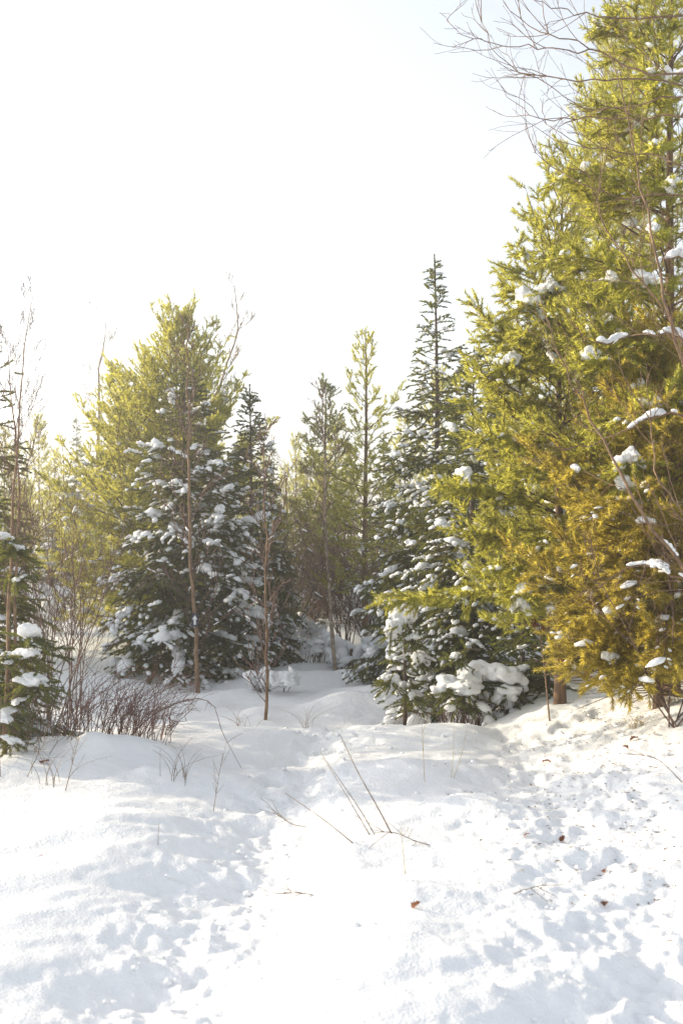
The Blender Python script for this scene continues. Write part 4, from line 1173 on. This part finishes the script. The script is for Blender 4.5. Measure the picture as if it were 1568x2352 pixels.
stalk('thin grass stalk on the trodden slope, upright', [(1035, 1790), (1040, 1740), (1042, 1660)], 0.002, 'grass')
stalk('thin grass stalk on the trodden slope, leaning right', [(1040, 1790), (1060, 1730), (1072, 1670)], 0.002, 'grass')
stalk('long bent twig hanging over the right bank edge', [(1568, 1800), (1510, 1745), (1440, 1730, -0.1)], 0.003, 'dry', 2, 10)
stalk('dry weed stem beside the left trail edge', [(490, 1865), (500, 1800), (512, 1730)], 0.0024, 'dry', 8, 11)
stalk('dark stalk at the far left below the spruce', [(2, 1790), (0, 1700), (4, 1600)], 0.003, 'dry', 0, 12)
stalk('branching dry weed left of the brambles', [(150, 1820), (165, 1760), (185, 1680)], 0.003, 'dry', 9, 13)
stalk('leaning dry weed at the lower left drift', [(60, 1790), (85, 1740), (110, 1690)], 0.0026, 'dry', 6, 14)
stalk('faint upright grass stem on the left drift', [(363, 1945), (364, 1920), (365, 1890)], 0.002, 'dry')
stalk('faint upright grass stem in the middle snow', [(930, 2010), (926, 1960), (920, 1900)], 0.002, 'grass')
def tuft(label, px, py, n, h, seed, mat='grass'):
    d = dist(py, px)
    p = pix(px, py, d)
    b = np.array([p[0], d, gz(p[0], d) - 0.02])
    g = np.random.default_rng(seed)
    lines = []
    for j in range(n):
        a = g.uniform(0, 6.28); o_ = g.uniform(0.1, 0.8) * h; hh = h * g.uniform(0.5, 1)
        ts = np.linspace(0, 1, 6)
        x, y = g.normal(0, 0.05, 2)
        lines.append((np.stack([x + o_ * math.cos(a) * ts ** 2, y + o_ * math.sin(a) * ts ** 2, hh * (ts - 0.3 * ts ** 2)], 1), 0.0022, 0.0008))
    v, f = polytubes(lines, 3)
    o = empty('grass_tuft', b)
    mesh_obj('blades', v, f, M[mat], o, True)['kind'] = 'stuff'
    tag(o, label, 'grass', None)
tuft('small straw-coloured grass tuft on the bank beside the ochre leaf', 1470, 1668, 40, 0.14, 1)
tuft('straw-coloured grass tuft under the golden pine boughs', 1540, 1615, 60, 0.25, 2)
tuft('thin weed stems standing along the brambles towards the trail', 410, 1790, 14, 0.4, 3, 'dry')
tuft('thin weed stems rising from the left drift', 120, 1800, 10, 0.45, 4, 'dry')
tuft('few weed stems in the shaded hollow near the fallen branch', 555, 1600, 14, 0.35, 5, 'dry')
tuft('few grass stems on the ridge of the hollow', 700, 1600, 10, 0.4, 6, 'dry')

# ------------------------------------------------------------------ the wood behind: a few trees copied with their parts
def copy_tree(o, loc, scale, rz):
    c = o.copy(); COL.objects.link(c)
    c.location = loc; c.scale = (scale[0], scale[0], scale[1]); c.rotation_euler = (0, 0, rz)
    for ch in o.children:
        d = ch.copy(); COL.objects.link(d); d.parent = c
    return c
protos = {}
g = np.random.default_rng(171)
thin = [(628, 24), (645, 21), (662, 27), (676, 23), (694, 29), (708, 22), (722, 26), (757, 24), (782, 21), (796, 27), (815, 23), (858, 24), (872, 21), (150, 24), (110, 26), (190, 29)]
for k, (px, d) in enumerate(thin):
    top = g.uniform(1010, 1180)
    sh = g.normal(0, 12)
    side_ = 'in the gap' if px > 500 else 'on the left slope'
    n_th = sorted(p for p, _ in thin if (p > 500) == (px > 500)).index(px) + 1
    ordn = ['first', 'second', 'third', 'fourth', 'fifth', 'sixth', 'seventh', 'eighth', 'ninth', 'tenth', 'eleventh', 'twelfth', 'thirteenth'][n_th - 1]
    gy = 1420
    bt('bare_sapling', 'thin bare stem of the far wood %s, %s from the left' % (side_, ordn), 'sapling', [(px, gy, d), (px + sh * 0.3, (gy + top) / 2, d), (px + sh, top, d)], g.uniform(0.018, 0.035), 0.006, 700 + k, M['bark_sapling' if k % 3 else 'bark_birch'], 'thin bare stems of the far wood', nbr=14, blen=0.8, depth=1, lo=0.15, rmin=0.004, twigmat=M['twig'], snowy=0.3)
FAR = [  # kind, px, d, top row, half width
 ('s', 175, 38, 950, 50), ('p', 90, 34, 955, 60), ('p', 128, 44, 1035, 60), ('s', 38, 40, 1000, 60), ('s', 212, 41, 1060, 60), ('p', 262, 30, 1000, 70), ('p', 12, 30, 985, 70), ('s', -40, 33, 960, 60),
 ('s', 120, 29, 1180, 65), ('s', 205, 27, 1215, 60), ('p', 60, 27, 1110, 70), ('s', 160, 33, 1120, 70), ('p', 330, 33, 980, 70), ('s', 20, 24, 1200, 70), ('s', 240, 25, 1240, 55),
 ('s', 625, 27, 1000, 50), ('p', 680, 33, 1000, 48), ('p', 652, 41, 1075, 55), ('p', 712, 37, 1030, 55), ('p', 768, 30, 960, 70), ('s', 700, 26, 1170, 60), ('p', 805, 35, 1030, 70), ('s', 880, 28, 990, 70), ('p', 930, 34, 960, 80), ('s', 655, 25, 1230, 55), ('s', 742, 25, 1240, 60), ('s', 790, 23, 1260, 60), ('p', 600, 36, 1040, 60), ('p', 560, 32, 1000, 70), ('s', 690, 45, 1060, 60), ('s', 735, 48, 1050, 60), ('s', 850, 26, 1180, 70), ('s', 670, 22, 1290, 45), ('s', 722, 21, 1320, 45), ('s', 765, 27, 1150, 55), ('s', 630, 30, 1120, 60), ('s', 815, 25, 1200, 60), ('s', 705, 31, 1110, 60), ('p', 740, 28, 1060, 60), ('s', 900, 21, 1200, 70), ('s', 645, 23, 1300, 50), ('s', 685, 24, 1270, 50), ('s', 755, 23, 1290, 55), ('s', 805, 22, 1310, 50), ('s', 855, 22.5, 1270, 60),
 ('s', 1130, 22, 900, 110), ('p', 1200, 24, 820, 120), ('p', 1310, 21, 760, 130), ('s', 1250, 18, 1050, 120), ('s', 1420, 17, 950, 140), ('p', 1480, 20, 700, 150), ('s', 1540, 15, 900, 150), ('p', 1010, 26, 850, 90), ('s', 1070, 19, 1000, 110), ('s', 960, 20, 1100, 90),
 ('p', 480, 40, 1000, 70), ('s', 420, 36, 1000, 70), ('p', 370, 44, 1000, 70), ('s', 510, 30, 1050, 70), ('p', -110, 30, 950, 80), ('s', -180, 26, 940, 80), ('p', 1640, 17, 700, 150), ('s', 1720, 14, 850, 150), ('p', 1800, 18, 700, 150),
]
ORD = ['first', 'second', 'third', 'fourth', 'fifth', 'sixth', 'seventh', 'eighth', 'ninth', 'tenth', 'eleventh', 'twelfth', 'thirteenth', 'fourteenth', 'fifteenth', 'sixteenth', 'seventeenth', 'eighteenth', 'nineteenth', 'twentieth', 'twenty-first', 'twenty-second', 'twenty-third', 'twenty-fourth', 'twenty-fifth']
def region(px):
    return 0 if px < 280 else 1 if px < 600 else 2 if px < 950 else 3
def far_label(k, px, d):
    r = region(px)
    n = sorted(f[1] for f in FAR if f[0] == k and region(f[1]) == r).index(px)
    what = ('pale hazy %s of the wood on the left slope', 'far %s peeping out behind the broad pine', 'snow-dusted %s of the wood closing the gap', 'shadowy %s deep behind the big pines')[r] % ('spruce' if k == 's' else 'pine')
    return what + ', %s from the left' % ORD[n], ('far trees on the left slope', 'far trees behind the broad pine', 'far trees in the gap', 'trees behind the big pines')[r]
PH, PR = {'s': 5.0, 'p': 5.5}, {'s': 1.0, 'p': 1.1}
SHADE = [('s', -7.2, 13.4, 3.4), ('s', -7.0, 15.5, 3.6), ('p', -8.5, 15.9, 4.2), ('s', -6.4, 17.0, 3.2), ('s', -9.5, 17.5, 4.6), ('p', -7.4, 19.0, 3.6), ('s', -10.5, 19.5, 4.8), ('p', -11.0, 18.0, 5.0), ('s', -8.2, 17.2, 3.8), ('s', -12.5, 19.0, 5.4)]  # unseen trees left of the view, added to shade the hollow
jobs = []
for (k, px, d, top, hw) in FAR:
    b = foot(px, d, 0.05)
    jobs.append((k, b, EYE + (HY - top) / FPX * d - b[2], hw / FPX * d, far_label(k, px, d)))
for (k, x, y, h) in SHADE:
    jobs.append((k, np.array([x, y, gz(x, y) - 0.05]), h, 1.3, ('unseen snowy %s added beyond the left edge to shade the hollow, %s one' % ('pine' if k == 'p' else 'spruce', ORD[SHADE.index((k, x, y, h))]), 'shade trees added outside the left edge')))
NV = 3
for n_, (k, b, H_, w_, (lab, grp)) in enumerate(jobs):
    key = (k, n_ % NV)
    rz = random.uniform(0, 6.28)
    if key not in protos:
        o = conifer('spruce_tree' if k == 's' else 'pine_tree', b, PH[k], PR[k], 500 + n_, 'spruce' if k == 's' else 'pine', lod=3.2, clear=0.05 if k == 's' else 0.2, snow=0.45, snow_size=1.25, snow_sub=1, mat='spruce' if k == 's' else 'pine_far', snowmat=M['snow_far'])
        o.scale = (w_ / PR[k], w_ / PR[k], H_ / PH[k])
        protos[key] = o
    else:
        o = copy_tree(protos[key], b, (w_ / PR[k], H_ / PH[k]), rz)
    tag(o, lab, 'spruce' if k == 's' else 'pine', grp)

# tall old pine far behind the right-hand trees
con('pine_tree', 'tall old pine with a blurred rounded crown far behind the right-hand trees', 'pine', 1425, 27, 25, 230, 601, kind='pine', lod=2.6, snow=0.1, clear=0.55, mat='pine_far', snow_sub=1)

# ------------------------------------------------------------------ fine litter under the pines and loose snow crumbs along the tracks
g = np.random.default_rng(811)
n = 1500
y = g.uniform(5.0, 10.5, n)
x = np.interp(y, RP_Y, RP_X) + np.abs(g.normal(0, 0.7, n)) * g.choice([1, 1, 1, -0.5], n) + 0.15
z = terrain(x, y) + 0.004
a_ = g.uniform(0, 6.28, n); l_ = g.uniform(0.006, 0.022, n); w_ = g.uniform(0.002, 0.006, n)
dx, dy = np.cos(a_) * l_, np.sin(a_) * l_
ex, ey = -np.sin(a_) * w_, np.cos(a_) * w_
V = np.stack([np.stack([x - dx, y - dy, z], 1), np.stack([x + ex, y + ey, z + 0.004], 1), np.stack([x + dx, y + dy, z + 0.002], 1), np.stack([x - ex, y - ey, z + 0.001], 1)], 1).reshape(-1, 3)
tag(mesh_obj('needle_litter', V, np.arange(n * 4).reshape(-1, 4), M['bark_pine']), 'fine brown needle litter sprinkled on the trodden bank', None, None, 'stuff')
n = 420
y = g.uniform(3.2, 9.8, n)
onr = g.random(n) < 0.65
x = np.where(onr, np.interp(y, RP_Y, RP_X) + g.normal(0, 0.5, n), np.interp(y, TR_Y, TR_X) + g.normal(0, 0.22, n))
sz = 0.006 + 0.016 * g.random(n) ** 3
C = np.stack([x, y, terrain(x, y) + sz * 0.2], 1)
v, f = blobs(C, np.stack([np.cos(y * 50), np.sin(y * 50), np.zeros(n)], 1), np.stack([sz * 1.2, sz, sz * 0.8], 1), 1, g)
tag(mesh_obj('snow_crumbs', v, f, M['snow_ground'], None, True), 'loose snow crumbs kicked up along the tracks', None, None, 'stuff')

# haze
hz = bpy.data.materials.new("haze")
hz.use_nodes = True
hz.node_tree.nodes.remove(hz.node_tree.nodes['Principled BSDF'])
pv = hz.node_tree.nodes.new('ShaderNodeVolumePrincipled')
pv.inputs['Color'].default_value = (0.95, 0.95, 0.95, 1)
pv.inputs['Density'].default_value = 0.0045
pv.inputs['Anisotropy'].default_value = 0.5
hz.node_tree.links.new(pv.outputs[0], hz.node_tree.nodes['Material Output'].inputs['Volume'])
def haze_box():
    x0, x1, y0, y1, z0, z1 = -152, 152, -42, 152, -3, 17
    v = [(x, y, z) for x in (x0, x1) for y in (y0, y1) for z in (z0, z1)]
    f = [(0, 1, 3, 2), (4, 6, 7, 5), (0, 4, 5, 1), (2, 3, 7, 6), (0, 2, 6, 4), (1, 5, 7, 3)]
    o = mesh_obj('haze', v, f, hz)
    tag(o, kind='stuff', label='thin bright winter haze filling the clearing')
haze_box()
